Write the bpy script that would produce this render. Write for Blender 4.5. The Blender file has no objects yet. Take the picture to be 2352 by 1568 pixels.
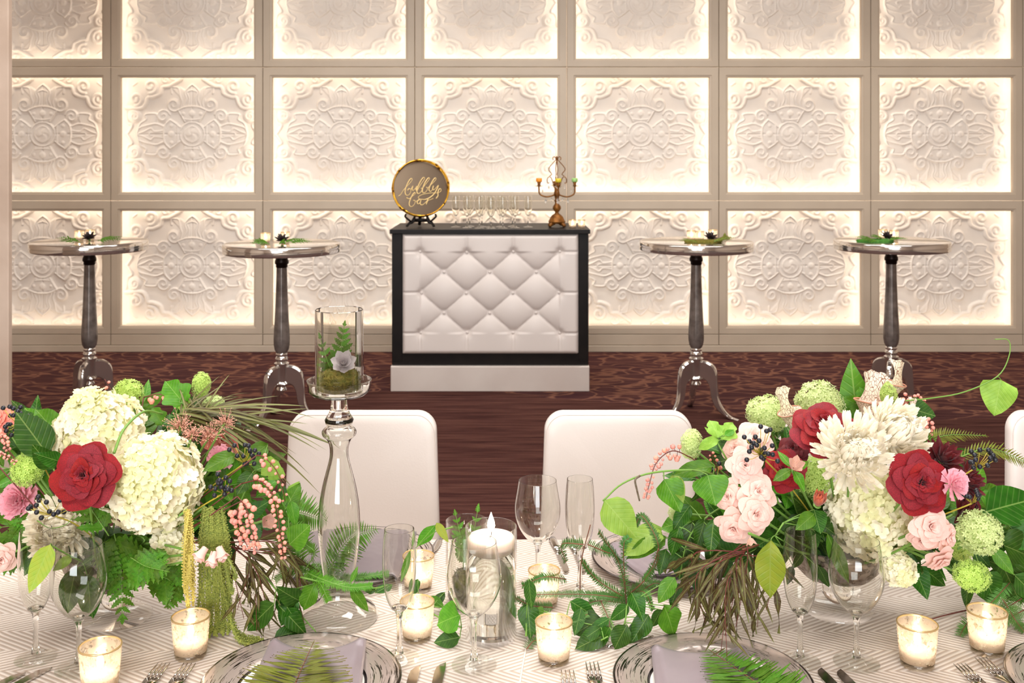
import bpy, math, random
import numpy as np
from mathutils import Vector as V, Matrix as M
random.seed(7)
RNG = np.random.default_rng(7)
S = bpy.context.scene
COL = S.collection
PI = math.pi
# ------------------------------------------------------------------ camera
H, F, CX, YH = 1.583, 2400.0, 1176.0, 350.0      # eye height, focal length in px, vanishing point in px
cd = bpy.data.cameras.new('camera'); cam = bpy.data.objects.new('camera', cd); COL.objects.link(cam)
cam.location = (0, 0, H); cam.rotation_euler = (PI/2, 0, 0)
cd.sensor_width = 36; cd.lens = 36*F/2352; cd.shift_y = -(784-YH)/2352
cd.clip_start = .05; cd.dof.use_dof = True; cd.dof.focus_distance = 1.86; cd.dof.aperture_fstop = 13
S.camera = cam
# ------------------------------------------------------------------ world, exposure
w = bpy.data.worlds.new('world'); S.world = w; w.use_nodes = True
bg = w.node_tree.nodes['Background']; bg.inputs[0].default_value = (1, .93, .86, 1); bg.inputs[1].default_value = 0
S.view_settings.view_transform = 'Standard'; S.view_settings.look = 'None'
S.view_settings.gamma = 1; S.view_settings.use_curve_mapping = False
S.view_settings.exposure = -0.04
S.cycles.transparent_max_bounces = 32; S.cycles.max_bounces = 16; S.cycles.transmission_bounces = 16
S.cycles.sample_clamp_indirect = 6
# ------------------------------------------------------------------ room lamps (ceiling fittings of the ballroom)
def area(name, loc, size, power, col=(1, .985, .955), rot=(0, 0, 0), spread=180):
    l = bpy.data.lights.new(name, 'AREA'); l.shape = 'RECTANGLE'; l.size, l.size_y = size
    l.energy = power; l.color = col; l.spread = math.radians(spread)
    o = bpy.data.objects.new(name, l); COL.objects.link(o); o.location = loc; o.rotation_euler = rot
    return o
def spot(name, loc, target, power, angle, blend=.6, col=(1, .95, .88), rad=.06):
    l = bpy.data.lights.new(name, 'SPOT'); l.energy = power; l.color = col; l.spot_size = math.radians(angle)
    l.spot_blend = blend; l.shadow_soft_size = rad
    o = bpy.data.objects.new(name, l); COL.objects.link(o); o.location = loc
    o.rotation_euler = (V(target)-V(loc)).to_track_quat('-Z', 'Y').to_euler()
    return o
area('ceiling_light_table_offscreen', (.1, 2.35, 4.18), (2.2, .9), 120)
area('ceiling_light_bar_offscreen', (0, 4.4, 4.18), (7.0, 1.2), 175)
area('ceiling_light_front_offscreen', (-.3, -1.7, 4.18), (4.5, 1.0), 230)
# the window on the wall behind the camera whose blue panes show in the wine glasses and the chrome rims
area('window_front_offscreen', (-.6, -4.93, 2.0), (3.4, 2.4), 420, (.9, .96, 1), rot=(PI/2, 0, 0))
for i, x in enumerate((-3.79, -2.58, -1.37, -.17, 1.04, 2.25, 3.46)):
    spot('wall_downlight_%d_offscreen' % (i+1), (x, 7.25, 4.15), (x, 7.75, 0), 105, 66, .9)
# ------------------------------------------------------------------ helpers
def lin(c):
    if isinstance(c, str):
        c = [int(c[i:i+2], 16)/255 for i in (0, 2, 4)]
    return tuple(x/12.92 if x <= .04045 else ((x+.055)/1.055)**2.4 for x in c)
def P(px, py, D):
    return V(((px-CX)/F*D, D, H-(py-YH)/F*D))
TZ = .75
def T(px, py, z=0):
    return P(px, py, F*(H-TZ-z)/(py-YH))
def nt(name):
    m = bpy.data.materials.new(name); m.use_nodes = True
    n = m.node_tree; n.nodes.clear()
    o = n.nodes.new('ShaderNodeOutputMaterial')
    return m, n, o
class N:                                     # tiny node helper
    def __init__(s, n): s.n = n
    def __call__(s, typ, ins=None, **kw):
        d = s.n.nodes.new('ShaderNode'+typ)
        for k, v in kw.items(): setattr(d, k, v)
        for k, v in (ins or {}).items():
            i = d.inputs[k]
            if isinstance(v, bpy.types.NodeSocket): s.n.links.new(v, i)
            else: i.default_value = v
        return d
    def math(s, op, a, b=0.0, c=None):
        d = s('Math', operation=op)
        for i, v in enumerate((a, b) if c is None else (a, b, c)):
            if isinstance(v, bpy.types.NodeSocket): s.n.links.new(v, d.inputs[i])
            else: d.inputs[i].default_value = v
        return d.outputs[0]
    def mix(s, f, a, b):
        d = s('Mix', data_type='RGBA')
        for i, v in ((0, f), (6, a), (7, b)):
            if isinstance(v, bpy.types.NodeSocket): s.n.links.new(v, d.inputs[i])
            else: d.inputs[i].default_value = v if i == 0 else (tuple(v)+(1,))[:4]
        return d.outputs[2]
    def ramp(s, f, stops):
        d = s('ValToRGB', {0: f}); e = d.color_ramp.elements
        while len(e) < len(stops): e.new(.5)
        for k, (p, c) in enumerate(stops):
            e[k].position = p; e[k].color = (tuple(c)+(1,))[:4] if not isinstance(c, (int, float)) else (c, c, c, 1)
        return d.outputs[0]
def mat(name, col, rough=.5, metal=0, col2=None, nscale=8, bump=0, bscale=40, trans=0, ior=1.45, sss=0, transl=0,
        emit=None, estr=0, coat=0, aniso=0, vary=0, spec=.5, sheen=0):
    m, n, o = nt(name); k = N(n); L = n.links
    b = k('BsdfPrincipled', {'Roughness': rough, 'Metallic': metal, 'IOR': ior, 'Transmission Weight': trans,
          'Coat Weight': coat, 'Anisotropic': aniso, 'Specular IOR Level': spec, 'Sheen Weight': sheen})
    c = lin(col)
    tc = k('TexCoord')
    if col2 is not None:
        nz = k('TexNoise', {'Vector': tc.outputs['Object'], 'Scale': nscale, 'Detail': 4})
        cs = k.mix(k.ramp(nz.outputs[0], ((.35, 0), (.65, 1))), c, lin(col2))
    else:
        cs = None
    if vary:
        oi = k('ObjectInfo')
        hs = k('HueSaturation', {'Hue': k.math('MULTIPLY_ADD', oi.outputs['Random'], .03*vary, .5-.015*vary),
               'Saturation': k.math('MULTIPLY_ADD', oi.outputs['Random'], .3*vary, 1-.15*vary),
               'Value': k.math('MULTIPLY_ADD', oi.outputs['Random'], .6*vary, 1-.3*vary), 'Color': cs if cs else c+(1,)})
        cs = hs.outputs[0]
    if cs is not None: L.new(cs, b.inputs['Base Color'])
    else: b.inputs['Base Color'].default_value = c+(1,)
    if sss:
        b.inputs['Subsurface Weight'].default_value = sss; b.inputs['Subsurface Radius'].default_value = (.02, .012, .008)
        b.inputs['Subsurface Scale'].default_value = .3
    if bump:
        nz = k('TexNoise', {'Vector': tc.outputs['Object'], 'Scale': bscale, 'Detail': 5})
        bp = k('Bump', {'Height': nz.outputs[0], 'Strength': bump, 'Distance': .02}); L.new(bp.outputs[0], b.inputs['Normal'])
    if emit:
        b.inputs['Emission Color'].default_value = lin(emit)+(1,); b.inputs['Emission Strength'].default_value = estr
    out = b.outputs[0]
    if transl:
        t = k('BsdfTranslucent', {'Color': cs if cs is not None else c+(1,)})
        out = k('MixShader', {0: transl, 1: out, 2: t.outputs[0]}).outputs[0]
    L.new(out, o.inputs[0])
    return m
def emis(name, col, s):
    m, n, o = nt(name); k = N(n)
    n.links.new(k('Emission', {0: lin(col)+(1,), 1: s}).outputs[0], o.inputs[0]); return m
def thin_glass(name, tint=(.99, .99, .985), rough=.01, ior=1.5):
    m, n, o = nt(name); k = N(n)
    tr = k('BsdfTransparent', {0: tint+(1,)}); gl = k('BsdfGlossy', {0: (1, 1, 1, 1), 'Roughness': rough})
    mx = k('MixShader', {0: k('Fresnel', {0: k.math('MULTIPLY_ADD', k('NewGeometry').outputs['Backfacing'], 1/ior-ior, ior)}).outputs[0], 1: tr.outputs[0], 2: gl.outputs[0]})
    n.links.new(mx.outputs[0], o.inputs[0]); return m
class B:                                      # mesh builder
    def __init__(s): s.v = []; s.f = []; s.mi = []; s.cm = 0
    def add(s, v, f, mx=None):
        o = len(s.v)
        s.v += [tuple(mx @ V(p)) for p in v] if mx is not None else [tuple(p) for p in v]
        s.f += [tuple(i+o for i in q) for q in f]; s.mi += [s.cm]*len(f); return s
    def box(s, a, b, bev=0, mx=None):
        (x0, y0, z0), (x1, y1, z1) = a, b
        if not bev:
            v = [(x, y, z) for z in (z0, z1) for y in (y0, y1) for x in (x0, x1)]
            return s.add(v, [(0, 2, 3, 1), (4, 5, 7, 6), (0, 1, 5, 4), (2, 6, 7, 3), (0, 4, 6, 2), (1, 3, 7, 5)], mx)
        c = ((x0+x1)/2, (y0+y1)/2, (z0+z1)/2); h = ((x1-x0)/2, (y1-y0)/2, (z1-z0)/2)
        v, idx, f = [], {}, []
        for sx in (-1, 1):
            for sy in (-1, 1):
                for sz in (-1, 1):
                    sg = (sx, sy, sz)
                    for ax in range(3):
                        p = [c[i]+sg[i]*(h[i]-(0 if i == ax else bev)) for i in range(3)]
                        idx[sg, ax] = len(v); v.append(p)
        def out(q):
            p = [V(v[i]) for i in q]; nn = (p[1]-p[0]).cross(p[2]-p[0])
            return q if nn.dot(sum(p, V())/len(p)-V(c)) > 0 else q[::-1]
        for ax in range(3):
            i, j = [k for k in range(3) if k != ax]
            for sg in (-1, 1):
                q = []
                for a1, a2 in ((-1, -1), (1, -1), (1, 1), (-1, 1)):
                    t = [0, 0, 0]; t[ax] = sg; t[i] = a1; t[j] = a2; q.append(idx[tuple(t), ax])
                f.append(out(tuple(q)))
            for a1 in (-1, 1):
                for a2 in (-1, 1):
                    t = [[0, 0, 0], [0, 0, 0]]
                    for u, e in ((0, -1), (1, 1)): t[u][ax] = e; t[u][i] = a1; t[u][j] = a2
                    f.append(out((idx[tuple(t[0]), i], idx[tuple(t[1]), i], idx[tuple(t[1]), j], idx[tuple(t[0]), j])))
        for sx in (-1, 1):
            for sy in (-1, 1):
                for sz in (-1, 1): f.append(out(tuple(idx[(sx, sy, sz), a] for a in range(3))))
        return s.add(v, f, mx)
    def lathe(s, prof, n=32, mx=None, a0=0, closed=False):
        v, f, rows = [], [], []
        for r, z in prof:
            if r < 1e-6: rows.append([len(v)]*n); v.append((0, 0, z))
            else:
                rows.append(list(range(len(v), len(v)+n)))
                v += [(r*math.cos(a0+2*PI*i/n), r*math.sin(a0+2*PI*i/n), z) for i in range(n)]
        pr = list(zip(rows, rows[1:]))+([(rows[-1], rows[0])] if closed else [])
        for a, b in pr:
            for i in range(n):
                j = (i+1) % n
                q = [a[i], a[j], b[j], b[i]]
                q = [x for t, x in enumerate(q) if x not in q[:t]]
                if len(q) > 2: f.append(tuple(q))
        return s.add(v, f, mx)
    def tube(s, pts, rad, n=8, mx=None, caps=True, flat=1.0):
        pts = [V(p) for p in pts]; m = len(pts)
        if m < 2: return s
        rs = rad if isinstance(rad, (list, tuple)) else [rad]*m
        v, f = [], []
        up = V((0, 0, 1))
        t0 = (pts[1]-pts[0]).normalized()
        if abs(t0.dot(up)) > .95: up = V((1, 0, 0))
        nx = t0.cross(up).normalized()
        for i, p in enumerate(pts):
            t = (pts[min(i+1, m-1)]-pts[max(i-1, 0)])
            t = t.normalized() if t.length > 1e-9 else t0
            nx = (nx-t*nx.dot(t)); nx = nx.normalized() if nx.length > 1e-6 else t.orthogonal().normalized()
            ny = t.cross(nx)
            v += [p+(nx*math.cos(2*PI*k/n)+ny*math.sin(2*PI*k/n)*flat)*rs[i] for k in range(n)]
        for i in range(m-1):
            for k in range(n):
                j = (k+1) % n
                f.append((i*n+k, i*n+j, i*n+n+j, i*n+n+k))
        if caps: f += [tuple(range(n))[::-1], tuple(range((m-1)*n, m*n))]
        return s.add(v, f, mx)
    def ball(s, c, r, n=8, m=6, sc=(1, 1, 1), mx=None):
        pr = [(math.sin(PI*i/m), -math.cos(PI*i/m)) for i in range(m+1)]
        mm = M.Translation(c) @ M.Diagonal((r*sc[0], r*sc[1], r*sc[2], 1))
        return s.lathe([(a if 0 < i < m else 0, b) for i, (a, b) in enumerate(pr)], n, mm if mx is None else mx @ mm)
    def grid(s, fn, nu, nv, mx=None, thick=0):
        v = [fn(i/nu, j/nv) for j in range(nv+1) for i in range(nu+1)]
        f = [(j*(nu+1)+i, j*(nu+1)+i+1, (j+1)*(nu+1)+i+1, (j+1)*(nu+1)+i) for j in range(nv) for i in range(nu)]
        return s.add(v, f, mx)
    def mesh(s, name, mats, smooth=True, auto=None):
        me = bpy.data.meshes.new(name); me.from_pydata(s.v, [], s.f)
        for m in (mats if isinstance(mats, (list, tuple)) else [mats]): me.materials.append(m)
        if any(s.mi): me.polygons.foreach_set('material_index', s.mi)
        if smooth: me.polygons.foreach_set('use_smooth', [True]*len(s.f))
        if auto: me.set_sharp_from_angle(angle=math.radians(auto))
        me.update(); return me
def ob(name, me, parent=None, mx=None):
    o = bpy.data.objects.new(name, me); COL.objects.link(o)
    if parent is not None: o.parent = parent
    if mx is not None: o.matrix_local = mx
    return o
def tag(o, label=None, cat=None, group=None, kind=None):
    for k, v in (('label', label), ('category', cat), ('group', group), ('kind', kind)):
        if v: o[k] = v
    return o
def thing(name, label, cat, mx=None, group=None):
    o = bpy.data.objects.new(name, None); COL.objects.link(o); o.empty_display_size = .05
    if mx is not None: o.matrix_local = mx if isinstance(mx, M) else M.Translation(mx)
    return tag(o, label, cat, group)
def copytree(o, parent=None, mx=None):
    c = o.copy(); COL.objects.link(c); c.parent = parent
    if mx is not None: c.matrix_local = mx
    for ch in o.children: copytree(ch, c)
    return c
def spline(pts, n=6):
    """Catmull-Rom through points"""
    pts = [V(p) for p in pts]; out = []
    q = [pts[0]*2-pts[1]]+pts+[pts[-1]*2-pts[-2]]
    for i in range(1, len(q)-2):
        a, b, c, d = q[i-1:i+3]
        for k in range(n):
            t = k/n
            out.append(.5*((2*b)+(c-a)*t+(2*a-5*b+4*c-d)*t*t+(3*b-a-3*c+d)*t**3))
    out.append(pts[-1]); return out
def axes(loc, z, up=(0, 0, 1), spin=0, sc=1.0):
    """matrix whose +Z looks along z"""
    z = V(z).normalized(); u = V(up)
    if abs(z.dot(u)) > .98: u = V((0, 1, 0))
    x = u.cross(z).normalized(); y = z.cross(x)
    m = M((x, y, z)).transposed().to_4x4()
    return M.Translation(loc) @ m @ M.Rotation(spin, 4, 'Z') @ M.Diagonal((sc, sc, sc, 1))
def setkind(o): o['kind'] = 'structure'; return o
# ------------------------------------------------------------------ shared materials
cream = mat('cream_lacquer', 'C6B6A2', .45, col2='BFAF9B', nscale=3, bump=.02)
plaster = mat('carved_plaster', 'EFE6DC', .55, col2='E8DDD2', nscale=4)
chrome = mat('chrome', 'E0DCD7', .1, .93)
nickel = mat('brushed_nickel', '8F8680', .3, .55, col2='6E6560', nscale=20)
steelm = mat('flatware_steel', 'C9C4BE', .12, 1)
gold = mat('gold_metal', 'D9A83C', .22, 1, col2='B98322', nscale=30)
black = mat('espresso_wood', '100B0A', .45, col2='17110F', nscale=12, spec=.25)
glass = thin_glass('clear_glass')
glass_e = thin_glass('clear_glass_thick', (.97, .975, .965), .015)
solid = mat('solid_glass', 'FBFBF8', .0, trans=1, ior=1.46)
wax = mat('white_wax', 'FAF2E6', .45, sss=.4)
flame_m = emis('flame', 'FFEFD6', 55)
leather = mat('white_leather', 'DAD0CA', .42, bump=.03, bscale=220)
# ================================================================== ROOM
DW = 8.3
def carpet_mat():
    m, n, o = nt('patterned_carpet'); k = N(n); L = n.links
    tc = k('TexCoord'); mp = k('Mapping', {0: tc.outputs['Object'], 'Scale': (1, 1, 1)})
    wob = k('TexNoise', {'Vector': mp.outputs[0], 'Scale': .9, 'Detail': 2})
    sp = k('SeparateXYZ', {0: mp.outputs[0]})
    # boundary between the leafy band by the wall and the darker striped field: a slow swoop in x
    edge = k.math('MULTIPLY_ADD', k.math('SINE', k.math('MULTIPLY_ADD', sp.outputs[0], 1.15, 2.3)), .42, 6.35)
    edge = k.math('ADD', edge, k.math('MULTIPLY', wob.outputs[0], .35))
    band = k.math('GREATER_THAN', sp.outputs[1], edge)
    st = k('Mapping', {0: tc.outputs['Object'], 'Scale': (.8, 1.25, 1)})
    ds = k('TexNoise', {'Vector': st.outputs[0], 'Scale': 2.2, 'Detail': 2})
    dv = k('VectorMath', {0: st.outputs[0], 1: ds.outputs['Color']}, operation='ADD')
    vo = k('TexVoronoi', {'Vector': dv.outputs[0], 'Scale': 5.0, 'Randomness': 1.0}, feature='DISTANCE_TO_EDGE')
    leaf = k.ramp(vo.outputs[0], ((.02, 0), (.10, 1)))
    sv = k('Mapping', {0: tc.outputs['Object'], 'Scale': (.55, 9, 1)})
    n2 = k('TexNoise', {'Vector': sv.outputs[0], 'Scale': 3.4, 'Detail': 5, 'Roughness': .65})
    stripes = k.ramp(n2.outputs[0], ((.35, lin('38211F')), (.5, lin('51332E')), (.68, lin('65443A'))))
    leafc = k.mix(leaf, lin('805848'), lin('40272A'))
    leafc = k.mix(k.ramp(n2.outputs[0], ((.42, 0), (.62, .55))), leafc, lin('6C473E'))
    c = k.mix(band, stripes, leafc)
    pile = k('TexNoise', {'Vector': tc.outputs['Object'], 'Scale': 160, 'Detail': 2})
    c = k.mix(k.math('MULTIPLY', pile.outputs[0], .25), c, lin('301C19'))
    b = k('BsdfPrincipled', {'Base Color': c, 'Roughness': 1.0, 'Specular IOR Level': .03})
    bp = k('Bump', {'Height': pile.outputs[0], 'Strength': .4, 'Distance': .01}); L.new(bp.outputs[0], b.inputs['Normal'])
    L.new(b.outputs[0], o.inputs[0]); return m
XL, XR, YB, ZC = -5.603, 6.474, -5.0, 4.3
setkind(tag(ob('floor', B().box((XL, YB, -.06), (XR, DW+.2, 0)).mesh('floor', carpet_mat(), False)), 'brown and plum patterned ballroom carpet', 'floor'))
roomwall = mat('beige_wall_paint', 'CDB8A4', .7)
setkind(ob('ceiling', B().box((XL, YB, ZC), (XR, DW+.2, ZC+.1)).mesh('ceiling', mat('ceiling_paint', 'C9B7A6', .8), False)))
setkind(ob('wall_front', B().box((XL, YB-.1, 0), (XR, YB, ZC)).mesh('wall_front', roomwall, False)))
setkind(ob('wall_right', B().box((XR, YB, 0), (XR+.1, DW+.2, ZC)).mesh('wall_right', roomwall, False)))
setkind(ob('wall_far_left', B().box((XL-.1, YB, 0), (XL, DW+.2, ZC)).mesh('wall_far_left', roomwall, False)))
# scuffed end of a folding partition, in front of the panelled wall
sc = mat('scuffed_partition_paint', 'CDB8A7', .6, col2='B7A08E', nscale=2.2, bump=.05, bscale=30)
pe = setkind(ob('wall_left', B().box((-3.1, 5.0, 0), (-2.41, 5.04, 4.29), .004).mesh('partition', sc, False)))
# ---- carved relief field
s0 = .000743                                   # metres per design unit
def relief_mesh(wd, ht):
    nx, nz = 236, 204
    xs = np.linspace(-wd/2, wd/2, nx+1); zs = np.linspace(-ht/2, ht/2, nz+1)
    X, Z = np.meshgrid(xs, zs); X = X/s0; Z = Z/s0
    AX, AZ = np.abs(X), np.abs(Z)
    Hh = np.zeros_like(X)
    def seg(pts, w0, h, w1=None, px=AX, pz=AZ):
        nonlocal Hh
        pts = [V((p[0], p[1], 0)) for p in pts]
        pts = spline(pts, 7) if len(pts) > 2 else pts
        w1 = w0 if w1 is None else w1; m = len(pts)-1
        lo = min(p.x for p in pts)-40; hi = max(p.x for p in pts)+40
        loz = min(p.y for p in pts)-40; hiz = max(p.y for p in pts)+40
        msk = (px > lo) & (px < hi) & (pz > loz) & (pz < hiz)
        a, c = px[msk], pz[msk]; best = np.zeros_like(a)
        for i in range(m):
            p, q = pts[i], pts[i+1]; dx, dz = q.x-p.x, q.y-p.y; l2 = dx*dx+dz*dz+1e-9
            t = np.clip(((a-p.x)*dx+(c-p.y)*dz)/l2, 0, 1)
            d = np.hypot(a-p.x-t*dx, c-p.y-t*dz); ww = w0+(w1-w0)*(i+t)/m
            best = np.maximum(best, h*np.sqrt(np.clip(1-(d/ww)**2, 0, 1)))
        Hh[msk] = np.maximum(Hh[msk], best)
    def plate(poly, h, soft=14):
        nonlocal Hh
        ins = np.zeros(AX.shape, bool); dm = np.full(AX.shape, 1e9); n = len(poly)
        for i in range(n):
            (x0, z0), (x1, z1) = poly[i], poly[(i+1) % n]
            cnd = ((z0 > AZ) != (z1 > AZ)) & (AX < (x1-x0)*(AZ-z0)/(z1-z0+1e-9)+x0); ins ^= cnd
            dx, dz = x1-x0, z1-z0; t = np.clip(((AX-x0)*dx+(AZ-z0)*dz)/(dx*dx+dz*dz+1e-9), 0, 1)
            dm = np.minimum(dm, np.hypot(AX-x0-t*dx, AZ-z0-t*dz))
        Hh = np.maximum(Hh, np.where(ins, h*np.clip(dm/soft, 0, 1)**.5, 0))
    def spiral(cx, cz, r, a0, turns, hand=1):
        return [(cx+r*(1-.8*i/24)*math.cos(a0+hand*turns*2*PI*i/24), cz+r*(1-.8*i/24)*math.sin(a0+hand*turns*2*PI*i/24)) for i in range(25)]
    def disc(cx, cz, r, h, soft=20):
        nonlocal Hh
        d = np.hypot(AX-cx, AZ-cz); Hh = np.maximum(Hh, h*np.clip((r-d)/soft, 0, 1)**.6)
    R = np.hypot(X, Z)
    # filled lobes, low
    plate([(60, 285), (150, 275), (175, 340), (135, 400), (230, 500), (130, 520), (60, 470), (0, 540), (0, 285)], 7)
    plate([(300, 0), (300, 100), (410, 100), (380, 165), (390, 215), (510, 215), (525, 150), (600, 60), (600, 0)], 7)
    disc(200, 318, 74, 10); disc(315, 196, 74, 10)
    plate([(75, 130), (150, 245), (140, 270), (0, 300), (0, 130)], 13); plate([(130, 75), (235, 150), (290, 140), (312, 0), (130, 0)], 13)
    # central boss
    Hh = np.maximum(Hh, 16*np.clip((146-R)/14, 0, 1)**.5)
    Hh = np.where(np.abs(R-108) < 16, np.minimum(Hh, 9), Hh)
    Hh = np.maximum(Hh, 21*np.sqrt(np.clip(1-(R/94)**2, 0, 1)))
    ang = np.arctan2(Z, X); sw = np.sin(3*ang+R/22.)
    Hh = Hh-np.where(R < 78, 4.5*np.clip(sw, 0, 1), 0)
    # ridges
    seg([(78, 135), (115, 200), (155, 262)], 9, 20); seg([(155, 262), (80, 293), (0, 302)], 11, 22); seg([(80, 165), (40, 158), (0, 156)], 8, 19)
    seg([(135, 78), (185, 120), (240, 155)], 9, 20); seg([(240, 155), (295, 90), (310, 0)], 11, 22); seg([(160, 90), (158, 40), (158, 0)], 8, 19)
    disc(0, 226, 52, 21, 34); disc(95, 222, 34, 19, 24); disc(226, 0, 52, 21, 34); disc(222, 92, 34, 19, 24)
    seg(spiral(200, 318, 72, -2.2, 1.35, 1), 10, 18); seg(spiral(315, 196, 74, 2.9, 1.35, -1), 10, 18)
    seg([(125, 290), (110, 350), (130, 410), (150, 500), (225, 512)], 9, 15); seg([(95, 300), (62, 380), (78, 450), (48, 500), (0, 540)], 9, 15)
    seg([(45, 305), (35, 390), (55, 455), (0, 480)], 8, 14); seg([(225, 440), (232, 512)], 8, 14)
    seg([(300, 80), (390, 112), (470, 100), (570, 70), (600, 10)], 10, 16); seg([(300, 40), (410, 30), (450, 62), (520, 30), (600, 0)], 9, 15)
    seg([(380, 190), (400, 222), (510, 214), (500, 160), (560, 120), (590, 60)], 9, 15); seg([(300, 14), (440, 16), (470, 0)], 8, 13)
    # corner cartouche: heavy outer mass and volutes
    plate([(720, 330), (560, 270), (520, 330), (470, 370), (480, 400), (350, 430), (320, 520), (180, 555), (120, 640), (720, 640)], 11, 30)
    seg([(720, 290), (560, 285), (505, 330), (480, 395), (420, 405), (345, 440), (320, 510), (250, 520), (180, 560), (120, 600)], 22, 23)
    seg(spiral(452, 520, 78, -1.4, 1.3, -1), 21, 24); seg(spiral(612, 382, 74, -1.5, 1.3, -1), 21, 24)
    disc(628, 196, 78, 15, 22); seg(spiral(628, 196, 56, 1.2, 1.3, 1), 13, 21)
    seg([(720, 250), (700, 130), (655, 95), (690, 30), (715, 0)], 14, 15)
    seg(spiral(285, 590, 50, 2.6, 1.1, -1), 16, 19); seg([(230, 600), (150, 585), (110, 620)], 14, 17)
    seg([(600, 560), (640, 530)], 14, 18)
    Hm = Hh*s0*1.25
    v = np.stack([X*s0, -Hm, Z*s0], -1).reshape(-1, 3)
    idx = np.arange((nx+1)*(nz+1)).reshape(nz+1, nx+1)
    f = np.stack([idx[:-1, :-1], idx[:-1, 1:], idx[1:, 1:], idx[1:, :-1]], -1).reshape(-1, 4)
    me = bpy.data.meshes.new('carved_relief'); me.from_pydata(v.tolist(), [], f.tolist()); me.materials.append(plaster)
    me.polygons.foreach_set('use_smooth', [True]*len(f)); me.update(); return me
PX, PZ = 1.2078, 1.0615
OW, OH = PX-.147, PZ-.150                     # clear opening
def frame_mesh():
    b = B()
    def ring(x0, x1, z0, z1, y): return [(x0, y, z0), (x1, y, z0), (x1, y, z1), (x0, y, z1)]
    e = .0022
    loops = [ring(-PX/2+e, PX/2-e, -PZ/2+e, PZ/2-e, .05), ring(-PX/2+e, PX/2-e, -PZ/2+e, PZ/2-e, .003),
             ring(-PX/2+e+.003, PX/2-e-.003, -PZ/2+e+.003, PZ/2-e-.003, 0)]
    def op(g, y): return ring(-OW/2-g, OW/2+g, -OH/2-.007-g, OH/2-.007+g, y)
    loops += [op(.018, 0), op(.016, .006), op(.004, .008), op(0, .013), op(0, .05)]
    v = sum(loops, [])
    f = [(4*i+j, 4*i+(j+1) % 4, 4*i+4+(j+1) % 4, 4*i+4+j) for i in range(len(loops)-1) for j in range(4)]
    n = 4*(len(loops)-1); f += [(n+j, n+(j+1) % 4, (j+1) % 4, j) for j in range(4)]
    b.add(v, f); return b.mesh('panel_frame', cream, False)
def strip_mesh():
    b = B(); g = .016; t = .012
    x, z0, z1 = OW/2+g, -OH/2-.007-g, OH/2-.007+g
    for a, c in (((-x-t, .056, z0-t), (x+t, .066, z0)), ((-x-t, .056, z1), (x+t, .066, z1+t)), ((-x-t, .056, z0), (-x, .066, z1)), ((x, .056, z0), (x+t, .066, z1))): b.box(a, c)
    return b.mesh('light_strip', emis('led_strip', 'FFF0DC', 8), False)
back = setkind(tag(ob('wall_back', B().box((XL, DW+.178, .138), (XR, DW+.25, ZC)).mesh('wall_back', cream, False)), 'cream wall of backlit carved square panels', 'wall'))
fm, rm, sm = frame_mesh(), relief_mesh(PX-.006, PZ-.006), strip_mesh()
for c in range(-2, 8):
    for r in range(3):
        cx, cz = -3.188+PX*(c+.5), .138+PZ*(r+.5)
        p = ob('wall_panel', fm, back, M.Translation((cx, DW, cz)))
        ob('carved_relief', rm, p, M.Translation((0, .15, 0))); ob('light_strip', sm, p)
z3 = .138+3*PZ
ob('upper_wall', B().box((XL, DW, z3), (XR, DW+.12, ZC)).mesh('upper_wall', cream, False), back)
bb = setkind(ob('baseboard_back', B().box((XL, DW-.008, 0), (XR, DW+.12, .051), .003).mesh('baseboard', cream, False)))
for c in range(-2, 8):
    x = -3.188+PX*c
    ob('rail_board', B().box((x+.0022, DW, .0545), (x+PX-.0022, DW+.1, .1365), .002).mesh('rail', cream, False), bb)
# ================================================================== BAR
DB = 6.917
def X_(px, D): return (px-CX)/F*D
def Z_(py, D): return H-(py-YH)/F*D
bar = thing('cocktail_bar', 'black framed bar with white button tufted front and steel kick plate', 'bar', V((X_(1125, DB), DB+.3, 0)))
bo = -bar.location
bx0, bx1 = X_(895, DB), X_(1356, DB)
def bp(name, b, m, smooth=False):
    me = b.mesh(name, m, smooth); me.transform(M.Translation(bo)); return ob(name, me, bar)
bp('counter_top', B().box((bx0, DB, 1.044), (bx1, DB+.64, 1.073), .003), black)
fx0, fx1 = X_(900, DB+.03), X_(1352, DB+.03); f0 = DB+.035
px0, px1 = X_(924, f0), X_(1329, f0)
bp('post', B().box((fx0, f0, .19), (px0, f0+.58, 1.044), .003), black); bp('post', B().box((px1, f0, .19), (fx1, f0+.58, 1.044), .003), black)
bp('bottom_rail', B().box((fx0, f0+.002, .165), (fx1, f0+.57, .248), .003), black)
bp('back_panel', B().box((px0, f0+.1, .24), (px1, f0+.5, 1.04)), black)
kick = mat('brushed_steel', 'E6DCD4', .42, .3, col2='DCD0C8', nscale=3)
bp('kick_plate', B().box((X_(897, DB), DB, 0), (X_(1354, DB), DB+.6, .167), .004), kick)
bt = [(965, 577.7), (1072, 579.5), (1179, 578), (1286, 577.5), (1020, 625), (1125, 625), (1232, 625), (968, 672.5), (1071, 673.5), (1178, 673), (1284, 672),
      (1020, 719), (1125, 719), (1231, 718.5), (966, 764), (1073, 763.5), (1178, 764), (1286, 764.5)]
btn = [(X_(a, f0), Z_(c, f0)) for a, c in bt]
cols, rws = [965, 1072, 1179, 1286], None
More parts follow.
